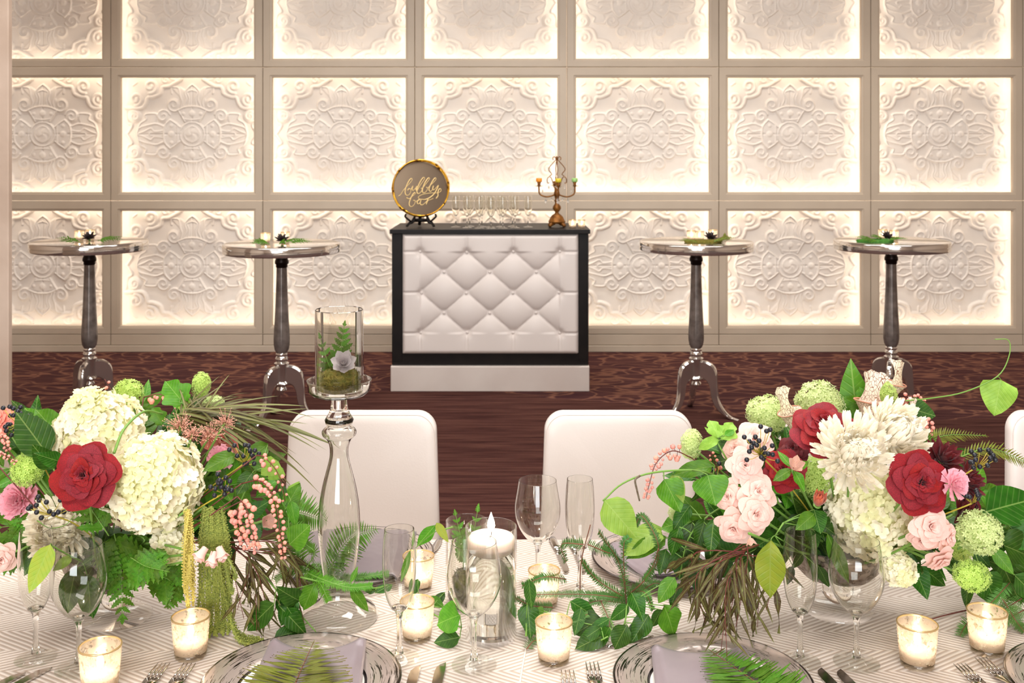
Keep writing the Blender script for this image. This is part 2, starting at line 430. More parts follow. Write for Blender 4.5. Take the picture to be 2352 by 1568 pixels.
def tuft():
    n, m = 170, 116; z0, z1 = .243, 1.043
    xs = np.linspace(px0, px1, n+1); zs = np.linspace(z0, z1, m+1); X, Z = np.meshgrid(xs, zs)
    dx = (btn[1][0]-btn[0][0]); xc = btn[0][0]; zt, zb = btn[0][1], btn[14][1]; dz = (zt-zb)/4
    u = (X-xc)/dx; wv = (zt-Z)/(2*dz)
    mid = np.abs(np.sin(PI*(u+wv)))*np.abs(np.sin(PI*(u-wv)))
    out = np.abs(np.sin(PI*u))
    g = np.where((Z < zt) & (Z > zb), mid, 1.0)
    hgt = .034*np.clip(g, 0, 1)**.33
    od = np.where(Z > zt, Z-zt, zb-Z); fold = np.clip(1-np.abs(np.sin(PI*u))*8, 0, 1)*.4*np.clip(1-od/.16, .12, 1)
    hgt = np.where((Z >= zt) | (Z <= zb), .034*(1-fold), hgt)
    side = (X < xc) | (X > xc+3*dx)
    fs = np.clip(1-np.abs(np.sin(PI*wv))*9, 0, 1)*.45
    hgt = np.where(side & (Z < zt+.02) & (Z > zb-.02), .034*(1-fs), hgt)
    for a, c in btn:
        d = np.hypot(X-a, Z-c); hgt = hgt*(1-np.exp(-(d/.022)**2))+0.0
        hgt -= .006*np.exp(-(d/.06)**2)
    ed = np.minimum(np.minimum(X-px0, px1-X), np.minimum(Z-z0, z1-Z)); hgt = np.clip(hgt, 0, 1)*np.clip(ed/.022, 0, 1)**.5
    b = B(); vv = np.stack([X, f0+.012-hgt-.004*(ed > 0), Z], -1).reshape(-1, 3)
    ix = np.arange((n+1)*(m+1)).reshape(m+1, n+1)
    b.add(vv.tolist(), np.stack([ix[:-1, :-1], ix[:-1, 1:], ix[1:, 1:], ix[1:, :-1]], -1).reshape(-1, 4).tolist()); return b
tp = bp('tufted_panel', tuft(), leather, True)
bm_ = B().ball((0, 0, 0), .0095, 10, 6, (1, .5, 1)).mesh('button', leather)
for a, c in btn: ob('button', bm_, tp, M.Translation(V((a, f0+.004, c))+bo))
# ---- round sign on easel
m, n, o_ = nt('smoked_mirror'); k = N(n)
n.links.new(k('BsdfPrincipled', {'Base Color': lin('80705F')+(1,), 'Metallic': .9, 'Roughness': .22}).outputs[0], o_.inputs[0]); mirror = m
DS = 7.13; sr = 64/F*DS
sign = thing('round_sign', 'round smoked mirror sign with gold bamboo rim reading bubbly bar', 'sign',
             M.Translation(P(965.5, 433, DS)) @ M.Rotation(math.radians(12), 4, 'Z') @ M.Rotation(math.radians(90-9), 4, 'X'))
ob('mirror_disc', B().lathe([(0, -.006), (sr*.97, -.006), (sr*.97, 0), (0, 0)], 64).mesh('mirror', mirror, False), sign)
for q, zz in enumerate((.0, .048)):
    b = B(); ns = 8
    for i in range(ns):
        a0, a1 = 2*PI*i/ns+q*.15, 2*PI*(i+1)/ns+q*.15
        pts = [(sr*1.0*math.cos(a0+(a1-a0)*t/8), sr*math.sin(a0+(a1-a0)*t/8), zz) for t in range(9)]
        b.tube(pts, [.0075, .0058, .0052, .005, .005, .005, .0052, .0058, .0075], 8)
    ob('bamboo_rim', b.mesh('rim', gold), sign)
for i in range(8):
    a = 2*PI*i/8+.08
    b = B().tube([(sr*math.cos(a), sr*math.sin(a), -.004), (sr*math.cos(a), sr*math.sin(a), .052)], .004, 6)
    ob('rim_strut', b.mesh('strut', gold), sign)
gl = mat('gold_lettering', 'EBCB8A', .35, .3)
strokes = [[(215, 870), (262, 838), (312, 762), (352, 715), (425, 640), (488, 565), (500, 528), (472, 520), (425, 580), (374, 690), (352, 790), (372, 848), (420, 850), (460, 800), (464, 742), (432, 722), (402, 758)],
 [(464, 745), (512, 668), (492, 730), (512, 760), (560, 720), (592, 668), (572, 730), (592, 762), (662, 650), (732, 552), (750, 512), (722, 500), (662, 580), (602, 710), (590, 800), (630, 822), (682, 772), (690, 722), (665, 715)],
 [(690, 735), (762, 640), (832, 550), (850, 516), (822, 510), (762, 590), (712, 700), (700, 790), (740, 806), (790, 760), (800, 705), (775, 700)],
 [(800, 722), (882, 640), (962, 560), (980, 522), (952, 514), (892, 600), (842, 700), (835, 760), (868, 780), (908, 732), (925, 668), (906, 730), (930, 750), (982, 700), (1026, 660), (962, 790), (882, 880), (762, 940), (642, 930), (616, 890), (700, 840), (852, 815), (1000, 810), (1068, 780), (1074, 736), (1040, 732), (1012, 800), (1010, 870), (970, 925)],
 [(380, 900), (430, 925), (502, 870), (556, 822), (546, 800), (510, 832), (462, 920), (430, 1020), (450, 1076), (502, 1070), (546, 1010), (546, 962), (512, 960)],
 [(546, 985), (600, 968), (650, 945), (610, 958), (590, 1000), (612, 1030), (650, 1000), (668, 950), (650, 1025), (690, 1050), (760, 1000), (812, 940), (786, 1000), (768, 1042), (800, 966), (850, 950), (915, 920)]]
lc = V((660, 722, 0)); ls = 1/8.71/F*DS
for st in strokes:
    p = spline([V(((a-lc.x)*ls, -(c-lc.y)*ls, .003)) for a, c in st], 5)
    rr = []
    for i in range(len(p)):
        d = p[min(i+1, len(p)-1)]-p[max(i-1, 0)]; rr.append(.0036 if d.y < 0 else .0019)   # pen pressure on down strokes
    rr = [sum(rr[max(0, i-2):i+3])/len(rr[max(0, i-2):i+3]) for i in range(len(rr))]
    ob('lettering', B().tube(p, rr, 6, flat=.35).mesh('lettering', gl), sign)
easel = thing('display_easel', 'small black wooden easel holding the round sign', 'easel', V((X_(967, DS), DS, 1.0735)))
for sx in (-1, 1):
    pts = [(.092*sx, -.045, .0085), (.078*sx, -.03, .028), (.05*sx, -.012, .05), (.02*sx, .03, .17)]
    ob('foot', B().tube(spline(pts, 5), [.012]*6+[.018]*5+[.012]*5, 8, flat=.5).mesh('foot', black), easel)
    pts = [(.06*sx, -.02, .035), (.085*sx, -.03, .055), (.105*sx, -.035, .075), (.1*sx, -.03, .09)]
    ob('ledge', B().tube(spline(pts, 4), .011, 8, flat=.6).mesh('ledge', black), easel)
ob('back_leg', B().tube([(-.02, .11, .0095), (-.005, .04, .16)], .011, 8).mesh('leg', black), easel)
ob('crossbar', B().tube([(-.052, -.012, .048), (.052, -.012, .048)], .012, 8).mesh('bar', black), easel)
# ================================================================== GLASSES
def wine_prof(outer, t=.0013):
    inner = [(max(r-t, 0), z) for r, z in outer][::-1]
    return inner
FL_OUT = [(.0135, .083), (.0205, .098), (.0255, .12), (.0275, .145), (.0278, .165), (.0265, .19), (.0245, .213)]
WI_OUT = [(.012, .082), (.024, .092), (.035, .108), (.0422, .126), (.0443, .142), (.0435, .158), (.040, .178), (.0365, .2)]
def glass_meshes(outer, foot, tag_):
    o = [(V((r, z, 0))) for r, z in outer]; o = [(p.x, p.y) for p in spline(o, 4)]
    z0 = o[0][1]
    bowl = [(0, z0-.006), (.006, z0-.004)]+o+[(o[-1][0]-.0009, o[-1][1])]+[(r-.0009, z+.0008) for r, z in o[::-1][1:]]+[(0, z0+.0025)]
    bm = B().lathe(bowl, 40).mesh(tag_+'_bowl', solid, True, 50)
    st = [(0, .009), (.0072, .009), (.0050, .02), (.0038, .04), (.0040, .06), (.0058, .074), (.0098, z0-.001), (0, z0-.001)]
    sm_ = B().lathe(st, 20).mesh(tag_+'_stem', solid, True, 60)
    ft = [(0, 0), (foot, 0), (foot, .0012), (foot*.6, .0032), (.010, .0075), (.0065, .0098), (0, .0098)]
    fm_ = B().lathe(ft, 40).mesh(tag_+'_foot', glass_e, True, 50)
    return bm, sm_, fm_
GW, GF = glass_meshes(WI_OUT, .037, 'wine'), glass_meshes(FL_OUT, .033, 'flute')
def put_glass(kind, loc, label, group=None, sc=1.0, rot=0):
    t = thing('wine_glass' if kind == 'w' else 'champagne_flute', label, 'glass', M.Translation(loc) @ M.Rotation(rot, 4, 'Z') @ M.Diagonal((sc, sc, sc, 1)), group)
    for nm, me in zip(('bowl', 'stem', 'foot'), GW if kind == 'w' else GF): ob(nm, me, t)
    return t
fln = ['nearest the round sign', 'second from the round sign', 'third from the round sign', 'in the middle of the row', 'third from the candelabra', 'second from the candelabra', 'nearest the candelabra']
for i, (gx, dd) in enumerate(((1047, .16), (1073, .09), (1101, .045), (1128, .02), (1155, .045), (1183, .09), (1213, .16))):
    D = DB+dd+.06
    put_glass('f', V((X_(gx, D), D, 1.0735)), 'empty champagne flute in the front row on the bar, '+fln[i], 'flutes on the bar', 1.0)
for i, (gx, dd) in enumerate(((1079, .28), (1107, .24), (1126, .2), (1149, .24), (1177, .28))):
    D = DB+dd; put_glass('f', V((X_(gx, D), D, 1.0735)), 'empty champagne flute in the back row on the bar, '+fln[(0, 1, 3, 5, 6)[i]], 'flutes on the bar', 1.0)
# ================================================================== CANDELABRA
DC = 7.12
bronze = mat('antique_gold_resin', '9A6428', .42, .55, col2='6B4014', nscale=25, bump=.2, bscale=60)
crystal = mat('cut_crystal', 'F4F1EC', .02, trans=.75, ior=1.5)
ca = thing('candelabra', 'antique gold candelabra with scrolled arms and crystal drops on the bar', 'candelabra', V((X_(1279, DC), DC, 1.0735)))
u = F/DC
def cz(py): return (516-py)/u
b = B().lathe([(0, cz(507)), (.055, cz(507)), (.062, cz(503)), (.05, cz(496)), (.045, cz(492)), (.03, cz(487)), (0, cz(487))], 8, a0=PI/8)
b.lathe([(0, cz(496)), (.036, cz(496)), (.034, cz(490)), (.02, cz(485)), (0, cz(485))], 16)
ob('base', b.mesh('base', bronze, True, 40), ca)
for i in range(4):
    a = PI/4+PI/2*i
    ob('foot', B().tube([(.03*math.cos(a), .03*math.sin(a), cz(505)), (.06*math.cos(a), .06*math.sin(a), cz(509)), (.074*math.cos(a), .074*math.sin(a), .0105)], [.016, .013, .011], 6).mesh('foot', bronze), ca)
ob('column', B().lathe([(0, cz(489)), (.018, cz(489)), (.016, cz(485)), (.012, cz(481)), (.02, cz(478)), (.029, cz(473)), (.027, cz(468)), (.016, cz(463)), (.012, cz(459)), (.019, cz(455)), (.012, cz(452)), (.016, cz(446)), (.022, cz(442)), (.019, cz(436)), (.013, cz(430)), (.015, cz(424)), (0, cz(424))], 20).mesh('column', bronze), ca)
cups = [(1238, 0.0), (1281, -.1), (1320, 0.0), (1276, .1)]
cup_l = [('orange candle in the candelabra', 'F09A2E'), ('yellow candle in the candelabra', 'D9C739'), ('pale green candle in the candelabra', '9CCB7B'), None]
dish = thin_glass('drip_dish', (.93, .93, .9))
for (px, dy), cl in zip(cups, cup_l):
    xo = (px-1279)/u; e = V((xo, dy, 0)); L_ = math.hypot(xo, dy); d = V((xo/L_, dy/L_, 0)); L_ = max(L_, .1); e = d*L_
    pts = [d*.012+V((0, 0, cz(440))), d*.035+V((0, 0, cz(444))), d*(L_*.62)+V((0, 0, cz(446))), d*(L_*.95)+V((0, 0, cz(440))), d*L_+V((0, 0, cz(428))), d*L_+V((0, 0, cz(421)))]
    ob('arm', B().tube(spline(pts, 5), .0052, 7).mesh('arm', bronze), ca)
    b = B().lathe([(0, cz(423)), (.006, cz(423)), (.012, cz(420)), (.009, cz(417)), (.013, cz(413)), (.011, cz(411)), (0, cz(411))], 14, M.Translation(e)); ob('candle_cup', b.mesh('cup', bronze), ca)
    b = B().lathe([(.008, cz(421)), (.02, cz(423)), (.032, cz(420.5)), (.032, cz(420)), (.02, cz(422)), (.008, cz(420))], 20, M.Translation(e)); ob('drip_dish', b.mesh('dish', dish), ca)
    sp = [d*.02+V((0, 0, cz(425))), d*.032+V((0, 0, cz(408))), d*.046+V((0, 0, cz(400))), d*.064+V((0, 0, cz(404))), d*.064+V((0, 0, cz(414))), d*.052+V((0, 0, cz(414)))]
    ob('scroll', B().tube(spline(sp, 5), .0032, 6).mesh('scroll', bronze), ca)
    up = [d*.05+V((0, 0, cz(398))), d*.035+V((0, 0, cz(394))), d*.055+V((0, 0, cz(385))), d*.05+V((0, 0, cz(378))), d*.02+V((0, 0, cz(366))), d*.006+V((0, 0, cz(360))), d*.016+V((0, 0, cz(354))), d*.028+V((0, 0, cz(357))), d*.024+V((0, 0, cz(362)))]
    ob('crown_scroll', B().tube(spline(up, 5), .0032, 6).mesh('crown', bronze), ca)
    for (f_, zz, s_) in ((.62, 456, .012), (.3, 452, .009), (.45, 424, .009), (.8, 432, .008), (.98, 429, .007)):
        c = B().lathe([(0, -1.7), (.55, -.9), (.75, -.2), (.45, .5), (0, 1.5)], 6, M.Translation(d*(L_*f_)+V((0, 0, cz(zz)))) @ M.Diagonal((s_, s_, s_, 1)))
        ob('crystal_drop', c.mesh('crystal', crystal, False), ca)
    if cl:
        z0 = 1.0735+cz(412)
        ct = thing('pillar_candle', cl[0], 'candle', ca.location+e+V((0, 0, cz(412))))
        ob('wax', B().lathe([(0, 0), (.018, 0), (.0205, .004), (.0205, .024), (.017, .0265), (0, .0255)], 20).mesh('wax', mat('wax_'+cl[1], cl[1], .4, sss=.3)), ct)
        ob('wick', B().tube([(0, 0, .024), (.001, 0, .031)], .0008, 5).mesh('wick', black), ct)
# ================================================================== VOTIVES
def mercury_mat():
    m, n, o = nt('mercury_glass'); k = N(n)
    tc = k('TexCoord')
    nz = k('TexNoise', {'Vector': tc.outputs['Object'], 'Scale': 190, 'Detail': 3, 'Roughness': .6})
    big = k('TexNoise', {'Vector': tc.outputs['Object'], 'Scale': 34, 'Detail': 2})
    sm2 = k.math('ADD', nz.outputs[0], k.math('MULTIPLY', k.math('SUBTRACT', big.outputs[0], .5), .5))
    hole = k.ramp(sm2, ((.40, 1), (.46, 0)))
    tl = k('BsdfTranslucent', {0: lin('FBEEDD')+(1,)})
    gl = k('BsdfGlossy', {0: lin('F2E4CE')+(1,), 'Roughness': .2})
    df = k('BsdfDiffuse', {0: lin('E9DAC8')+(1,)})
    tp_ = k('BsdfTransparent', {0: (.96, .93, .88, 1)})
    a = k('MixShader', {0: .35, 1: tl.outputs[0], 2: gl.outputs[0]})
    a = k('MixShader', {0: .25, 1: a.outputs[0], 2: df.outputs[0]})
    a = k('MixShader', {0: k.math('MULTIPLY_ADD', hole, .55, .36), 1: a.outputs[0], 2: tp_.outputs[0]})
    n.links.new(a.outputs[0], o.inputs[0]); return m
mercury = mercury_mat()
amber = thin_glass('votive_base_glass', (.82, .78, .7))
vr0, vr1, vh = .0262, .0312, .066
VB = B().lathe([(0, .0095), (vr0-.002, .0095), (vr0+.001, vh*.5), (vr1-.0016, vh), (vr1-.0004, vh+.0008), (vr1, vh), (vr0+.0026, vh*.5), (vr0, .0095), (0, .0095)], 36).mesh('votive_cup', mercury)
VF = B().lathe([(0, 0), (vr0-.002, 0), (vr0-.0005, .002), (vr0, .0097), (0, .0097)], 36).mesh('votive_base', amber)
VW = B().lathe([(0, .0105), (.0222, .0105), (.0228, .024), (.021, .0265), (0, .025)], 28).mesh('votive_wax', wax)
VK = B().tube([(0, 0, .0245), (.0008, 0, .033)], .0007, 5).mesh('wick', black)
VR = B().lathe([(vr1-.0018, vh-.0012), (vr1-.0018, vh+.0006), (vr1-.0006, vh+.0016), (vr1+.0006, vh+.0006), (vr1+.0006, vh-.0012)], 36, closed=True).mesh('votive_rim', mat('gold_glass_rim', 'D8B884', .15, .6))
VL = B().lathe([(0, 0), (.0038, .003), (.0055, .009), (.0045, .016), (.002, .024), (0, .03)], 12, M.Translation((0, 0, .031))).mesh('flame', flame_m)
def votive(loc, label, group=None, sc=1.0, rot=0, tilt=0):
    t = thing('votive_candle', label, 'votive', M.Translation(loc) @ M.Rotation(rot, 4, 'Z') @ M.Diagonal((sc, sc, sc, 1)), group)
    c = ob('glass_cup', VB, t); ob('rim', VR, c); ob('glass_base', VF, t); w_ = ob('wax', VW, t); ob('wick', VK, w_); ob('flame', VL, t)
    return t
for gx, lab in ((1315, 'lit mercury glass votive beside the candelabra foot'), (1336, 'lit mercury glass votive nearest the bar counter corner')):
    votive(V((X_(gx, 7.02), 7.02, 1.0735)), lab, None, .85, gx)
# ================================================================== COCKTAIL TABLES
def cocktail_table(loc, rot, label):
    t = thing('cocktail_table', label, 'table', M.Translation(loc) @ M.Rotation(rot, 4, 'Z'), None)
    return t
R0 = .338
tm = B().lathe([(0, .992), (R0-.03, .99), (R0-.006, .992), (R0, .996), (R0+.001, .999), (R0+.001, 1.0155), (R0-.004, 1.0175), (R0-.004, 1.0205), (R0+.001, 1.0225), (R0+.001, 1.043), (R0-.004, 1.049), (R0-.012, 1.05), (0, 1.05)], 96).mesh('table_top', chrome, True, 50)
collar_m = B().lathe([(0, .99), (.028, .99), (.03, .97), (.040, .945), (.0405, .93), (.034, .925), (.0345, .912), (.030, .905), (0, .905)], 24).mesh('collar', mat('dark_bronze', '2C2422', .35, .8))
def fluted():
    b = B(); pr = [(.0305, .906), (.033, .8), (.0365, .7), (.040, .62), (.0445, .54), (.0465, .49), (.046, .455), (.041, .425), (.031, .405)]
    n = 48; v = []
    for r, z in pr: v += [((r*(1-.035*(i % 4 == 0)))*math.cos(2*PI*i/n), (r*(1-.035*(i % 4 == 0)))*math.sin(2*PI*i/n), z) for i in range(n)]
    f = [(j*n+i, j*n+n+i, j*n+n+(i+1) % n, j*n+(i+1) % n) for j in range(len(pr)-1) for i in range(n)]
    return b.add(v, f).mesh('column', nickel)
colm = fluted()
ringm = B().lathe([(0, .41), (.029, .408), (.034, .4), (.034, .392), (.029, .386), (.031, .384), (.037, .374), (.036, .36), (.031, .352), (.034, .35), (.043, .345), (.043, .335), (.036, .328), (.035, .24), (.04, .235), (.046, .225), (.04, .215), (.022, .205), (.03, .195), (.03, .185), (.016, .178), (.013, .165), (0, .16)], 28).mesh('turned_ring', chrome, True, 45)
def leg_mesh():
    out = [(.025, .333), (.07, .33), (.108, .31), (.128, .275), (.134, .22), (.137, .16), (.148, .1), (.178, .05), (.215, .018), (.262, .004)]
    inn = [(.025, .225), (.05, .222), (.075, .205), (.09, .17), (.095, .13), (.11, .085), (.14, .045), (.178, .018), (.21, .003), (.262, -.0)]
    o_ = [(p.x, p.y) for p in spline([V((a, c, 0)) for a, c in out], 3)]; i_ = [(p.x, p.y) for p in spline([V((a, c, 0)) for a, c in inn], 3)]
    n = len(o_); v, f = [], []
    for (a, c), (d, e) in zip(o_, i_):
        c = max(c, .003); e = max(e, 0)
        hw = .017
        mx_, mz = (a-d), (c-e); l = math.hypot(mx_, mz)+1e-6; q = min(.009, l*.3); ux, uz = mx_/l*q, mz/l*q
        v += [(a-ux, -hw, c-uz), (a, -hw*.55, c), (a, hw*.55, c), (a-ux, hw, c-uz), (d+ux, hw, e+uz), (d, hw*.55, e), (d, -hw*.55, e), (d+ux, -hw, e+uz)]
    for j in range(n-1):
        for i in range(8): f.append((8*j+i, 8*j+(i+1) % 8, 8*j+8+(i+1) % 8, 8*j+8+i))
    f += [tuple(range(8))[::-1], tuple(range(8*n-8, 8*n))]
    return B().add(v, f).mesh('leg', chrome, True, 40)
legm = leg_mesh()
TB = [(205.5, 6.3, -90, 'tall round chrome cocktail table beside the scuffed partition, fern and votives on top'),
      (647, 6.15, -4, 'tall round chrome cocktail table standing behind the tall glass candlestick'),
      (1599, 6.3, 90, 'tall round chrome cocktail table with mossy sprigs, beside the bar'),
      (2047, 6.35, 5, 'tall round chrome cocktail table behind the pitcher plants')]
TC = []
for px, D, rot, lab in TB:
    t = cocktail_table(V((X_(px, D), D, 0)), math.radians(rot), lab); TC.append(t)
    ob('table_top', tm, t); ob('collar', collar_m, t); ob('column', colm, t); ob('turned_rings', ringm, t)
    for i in range(3): ob('leg', legm, t, M.Rotation(2*PI*i/3, 4, 'Z'))
# ================================================================== CHAIRS
def outline(wt, wb, z0, z1, r, n=8):
    """rounded rectangle outline in XZ, wider at the bottom"""
    pts = []
    for cx, cz_, a0, rr in ((1, 1, 0, r), (-1, 1, PI/2, r), (-1, -1, PI, .02), (1, -1, 3*PI/2, .02)):
        for i in range(n+1):
            a = a0+PI/2*i/n
            z = (z1-rr if cz_ > 0 else z0+rr)+rr*math.sin(a); t = (z-z0)/(z1-z0); hw = (wb+(wt-wb)*t)/2
            pts.append((cx*(hw-rr)+rr*math.cos(a), z))
    return pts
def chair_parts():
    z0, z1 = .40, .885; ol = outline(.392, .425, z0, z1, .048); n = len(ol); cz0 = (z0+z1)/2
    v, f, rings = [], [], []
    for ins, y in ((.2, -.0318), (.14, -.0316), (.09, -.0312), (.05, -.0304), (.028, -.029), (.014, -.027), (.004, -.021), (0, -.012), (0, .014), (.006, .022), (.02, .024), (.08, .025), (.2, .025)):
        k0 = len(v)
        for x, z in ol:
            fx = max(0, 1-ins/.21); fz = max(0, 1-ins/.245)
            zs = cz0+(z-cz0)*fz; yy = y+.018*((x*fx)/.2)**2*-1+.03*((zs-.4)/.48)**2
            v.append((x*fx, yy, cz0+(z-cz0)*fz))
        rings.append(k0)
    for a, b_ in zip(rings, rings[1:]):
        for i in range(n): f.append((a+i, a+(i+1) % n, b_+(i+1) % n, b_+i))
    f += [tuple(range(rings[0], rings[0]+n))[::-1], tuple(range(rings[-1], rings[-1]+n))]
    back_m = B().add(v, f).mesh('backrest', leather)
    pts = []
    for x, z in ol[:2*(8+1)]:
        fx, fz = 1-.005/.21, 1-.005/.245
        pts.append((x*fx, -.0225-.018*((x*fx)/.2)**2+.03*((z-.4)/.48)**2, cz0+(z-cz0)*fz))
    pts = [(pts[0][0]*1.06, pts[0][1]-.03*.7, .43)]+pts+[(pts[-1][0]*1.06, pts[-1][1]-.03*.7, .43)]
    seam = B().tube(pts, .0011, 5).mesh('seam', mat('leather_seam', 'D9CBC3', .6))
    seat = B().box((-.215, -.43, .40), (.215, .0, .475), .02).mesh('seat', leather)
    leg = B().tube([(0, 0, 0), (0, 0, .41)], [.013, .017], 10).mesh('leg', chrome)
    fr = B().box((-.2, -.41, .385), (.2, .0, .402), .004).mesh('seat_frame', chrome, False)
    return back_m, seam, seat, leg, fr
CB, CS, CT, CL, CF = chair_parts()
DCH = 2.8
for px, lab in ((833, 'white leather dining chair behind the tall glass candlestick'), (1420, 'white leather dining chair behind the curving pink flower spray'),
                (1957, 'white leather dining chair almost hidden behind the white chrysanthemums'), (2486, 'white leather dining chair beside the dark berries, mostly cut off')):
    c = thing('dining_chair', lab, 'chair', V((X_(px, DCH), DCH, 0)), None)
    bk = ob('backrest', CB, c); ob('seam', CS, bk); ob('seat', CT, c); ob('seat_frame', CF, c)
    for sx in (-1, 1):
        for y in (-.39, -.02): ob('leg', CL, c, M.Translation((sx*.185, y, 0)))
# ================================================================== TABLE
TY0, TY1, TX0, TX1 = 1.40, 2.254, -1.55, 2.05
tb = thing('banquet_table', 'long banquet table under a cream chevron cloth', 'table', V((.25, (TY0+TY1)/2, 0)))
wood = mat('plywood', 'A58560', .6)
o0 = -tb.location
me = B().box((TX0+.01, TY0+.012, .715), (TX1-.01, TY1-.012, .7455), .003).mesh('table_top', wood, False); me.transform(M.Translation(o0)); ob('table_top', me, tb)
for x in (TX0+.15, TX1-.15):
    for y in (TY0+.1, TY1-.1):
        me = B().tube([(x, y, 0), (x, y, .72)], .02, 10).mesh('leg', chrome); me.transform(M.Translation(o0)); ob('leg', me, tb)
def cloth_mat():
    m, n, o = nt('chevron_cloth'); k = N(n)
    tc = k('TexCoord'); s = k('SeparateXYZ', {0: tc.outputs['Object']})
    # runs of slanted pleats that reverse at every band: '>' points along lines of constant depth
    per = .14
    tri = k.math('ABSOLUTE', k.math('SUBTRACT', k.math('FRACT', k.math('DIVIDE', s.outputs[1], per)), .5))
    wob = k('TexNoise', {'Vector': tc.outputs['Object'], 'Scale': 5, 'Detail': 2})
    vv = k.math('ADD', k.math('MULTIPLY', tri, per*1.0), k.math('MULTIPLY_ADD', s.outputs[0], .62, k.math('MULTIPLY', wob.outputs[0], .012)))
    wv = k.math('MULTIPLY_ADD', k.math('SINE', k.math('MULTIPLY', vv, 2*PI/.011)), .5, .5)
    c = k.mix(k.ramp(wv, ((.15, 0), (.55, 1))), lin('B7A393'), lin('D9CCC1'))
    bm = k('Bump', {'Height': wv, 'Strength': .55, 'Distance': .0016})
    b_ = k('BsdfPrincipled', {'Base Color': c, 'Roughness': .62, 'Sheen Weight': .15, 'Normal': bm.outputs[0]})
    n.links.new(b_.outputs[0], o.inputs[0]); return m
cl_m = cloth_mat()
def cloth():
    prof = [(TY0-.05, .015), (TY0-.03, .35), (TY0-.012, .70), (TY0-.008, .738), (TY0, .7485), (TY0+.012, .75)]
    prof += [(TY0+.012+(TY1-TY0-.024)*i/40, .75) for i in range(1, 41)]
    prof += [(TY1, .7485), (TY1+.008, .738), (TY1+.012, .70), (TY1+.03, .35), (TY1+.05, .015)]
    nx = 120; v, f = [], []
    for i in range(nx+1):
        x = TX0+(TX1-TX0)*i/nx
        for y, z in prof:
            dr = max(0, .74-z); sgn = -1 if y < 1.8 else 1
            v.append((x, y+sgn*dr*.05*math.sin(x*21)+0, z))
    m_ = len(prof)
    for i in range(nx):
        for j in range(m_-1): f.append((i*m_+j, (i+1)*m_+j, (i+1)*m_+j+1, i*m_+j+1))
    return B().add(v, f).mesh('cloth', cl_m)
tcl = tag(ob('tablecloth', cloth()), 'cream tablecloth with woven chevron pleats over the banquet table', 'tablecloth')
sol = tcl.modifiers.new('thickness', 'SOLIDIFY'); sol.thickness = .0018; sol.offset = -1
seam_pts = [T(1216, 1440)+V((0, 0, .0006)), T(1212, 1470)+V((0, 0, .0008)), T(1204, 1510)+V((0, 0, .0008)), T(1194, 1568)+V((0, 0, .0008))]
ob('hem_seam', B().tube(spline(seam_pts, 4), .0016, 6, flat=.6).mesh('hem', mat('cream_thread', 'E9DCD0', .7)), tcl)
# ================================================================== PLACE SETTINGS
def plate_mat():
    m, n, o = nt('silver_brushed_china'); k = N(n)
    tc = k('TexCoord'); s = k('SeparateXYZ', {0: tc.outputs['Object']})
    r = k.math('SQRT', k.math('ADD', k.math('MULTIPLY', s.outputs[0], s.outputs[0]), k.math('MULTIPLY', s.outputs[1], s.outputs[1])))
    a = k.math('ARCTAN2', s.outputs[1], s.outputs[0])
    oi = k('ObjectInfo')
    cv = k('CombineXYZ', {0: k.math('MULTIPLY', a, 2.6), 1: k.math('MULTIPLY', r, 420), 2: k.math('MULTIPLY', oi.outputs['Random'], 40)})
    nz = k('TexNoise', {'Vector': cv.outputs[0], 'Scale': 1.0, 'Detail': 4, 'Roughness': .62})
    brk = k('TexNoise', {'Vector': tc.outputs['Object'], 'Scale': 22, 'Detail': 3})
    st = k.ramp(k.math('ADD', nz.outputs[0], k.math('MULTIPLY', k.math('SUBTRACT', brk.outputs[0], .5), .35)), ((.585, 0), (.61, 1)))
    rim = k.math('GREATER_THAN', r, .098)
    lip = k.math('MAXIMUM', k.math('GREATER_THAN', r, .1505), k.math('COMPARE', r, .0985, .0022))
    dark = k.math('MAXIMUM', k.math('MULTIPLY', st, rim), lip)
    base = k.mix(rim, lin('F3ECE4'), lin('BDADA4'))
    c = k.mix(dark, base, lin('5A5250'))
    b = k('BsdfPrincipled', {'Base Color': c, 'Roughness': k.math('MULTIPLY_ADD', dark, .0, .16), 'Metallic': k.math('MULTIPLY_ADD', dark, .55, k.math('MULTIPLY', rim, .4)), 'Coat Weight': .3})
    bp_ = k('Bump', {'Height': dark, 'Strength': .35, 'Distance': .001}); n.links.new(bp_.outputs[0], b.inputs['Normal'])
    n.links.new(b.outputs[0], o.inputs[0]); return m
plm = plate_mat()
PLB = B().lathe([(0, 0), (.085, 0), (.09, .002), (.11, .009), (.1535, .0165), (.1545, .0178), (.153, .0188), (.11, .0125), (.1, .0085), (.094, .0062), (.08, .0052), (0, .0052)], 72).mesh('charger_plate', plm)
def napkin_mat(name, c1):
    m, n, o = nt(name); k = N(n)
    b = k('BsdfPrincipled', {'Base Color': lin(c1)+(1,), 'Roughness': .34, 'Sheen Weight': .15, 'Specular IOR Level': .6, 'Anisotropic': .4})
    tc = k('TexCoord'); nz = k('TexNoise', {'Vector': tc.outputs['Object'], 'Scale': 14, 'Detail': 2})
    n.links.new(k('Bump', {'Height': nz.outputs[0], 'Strength': .35, 'Distance': .01}).outputs[0], b.inputs['Normal'])
    n.links.new(b.outputs[0], o.inputs[0]); return m
satin = napkin_mat('satin_plum_grey', '8A7B80'); satin2 = napkin_mat('satin_mauve_grey', '74686C')
hemm = mat('napkin_hem', '4A4148', .6)
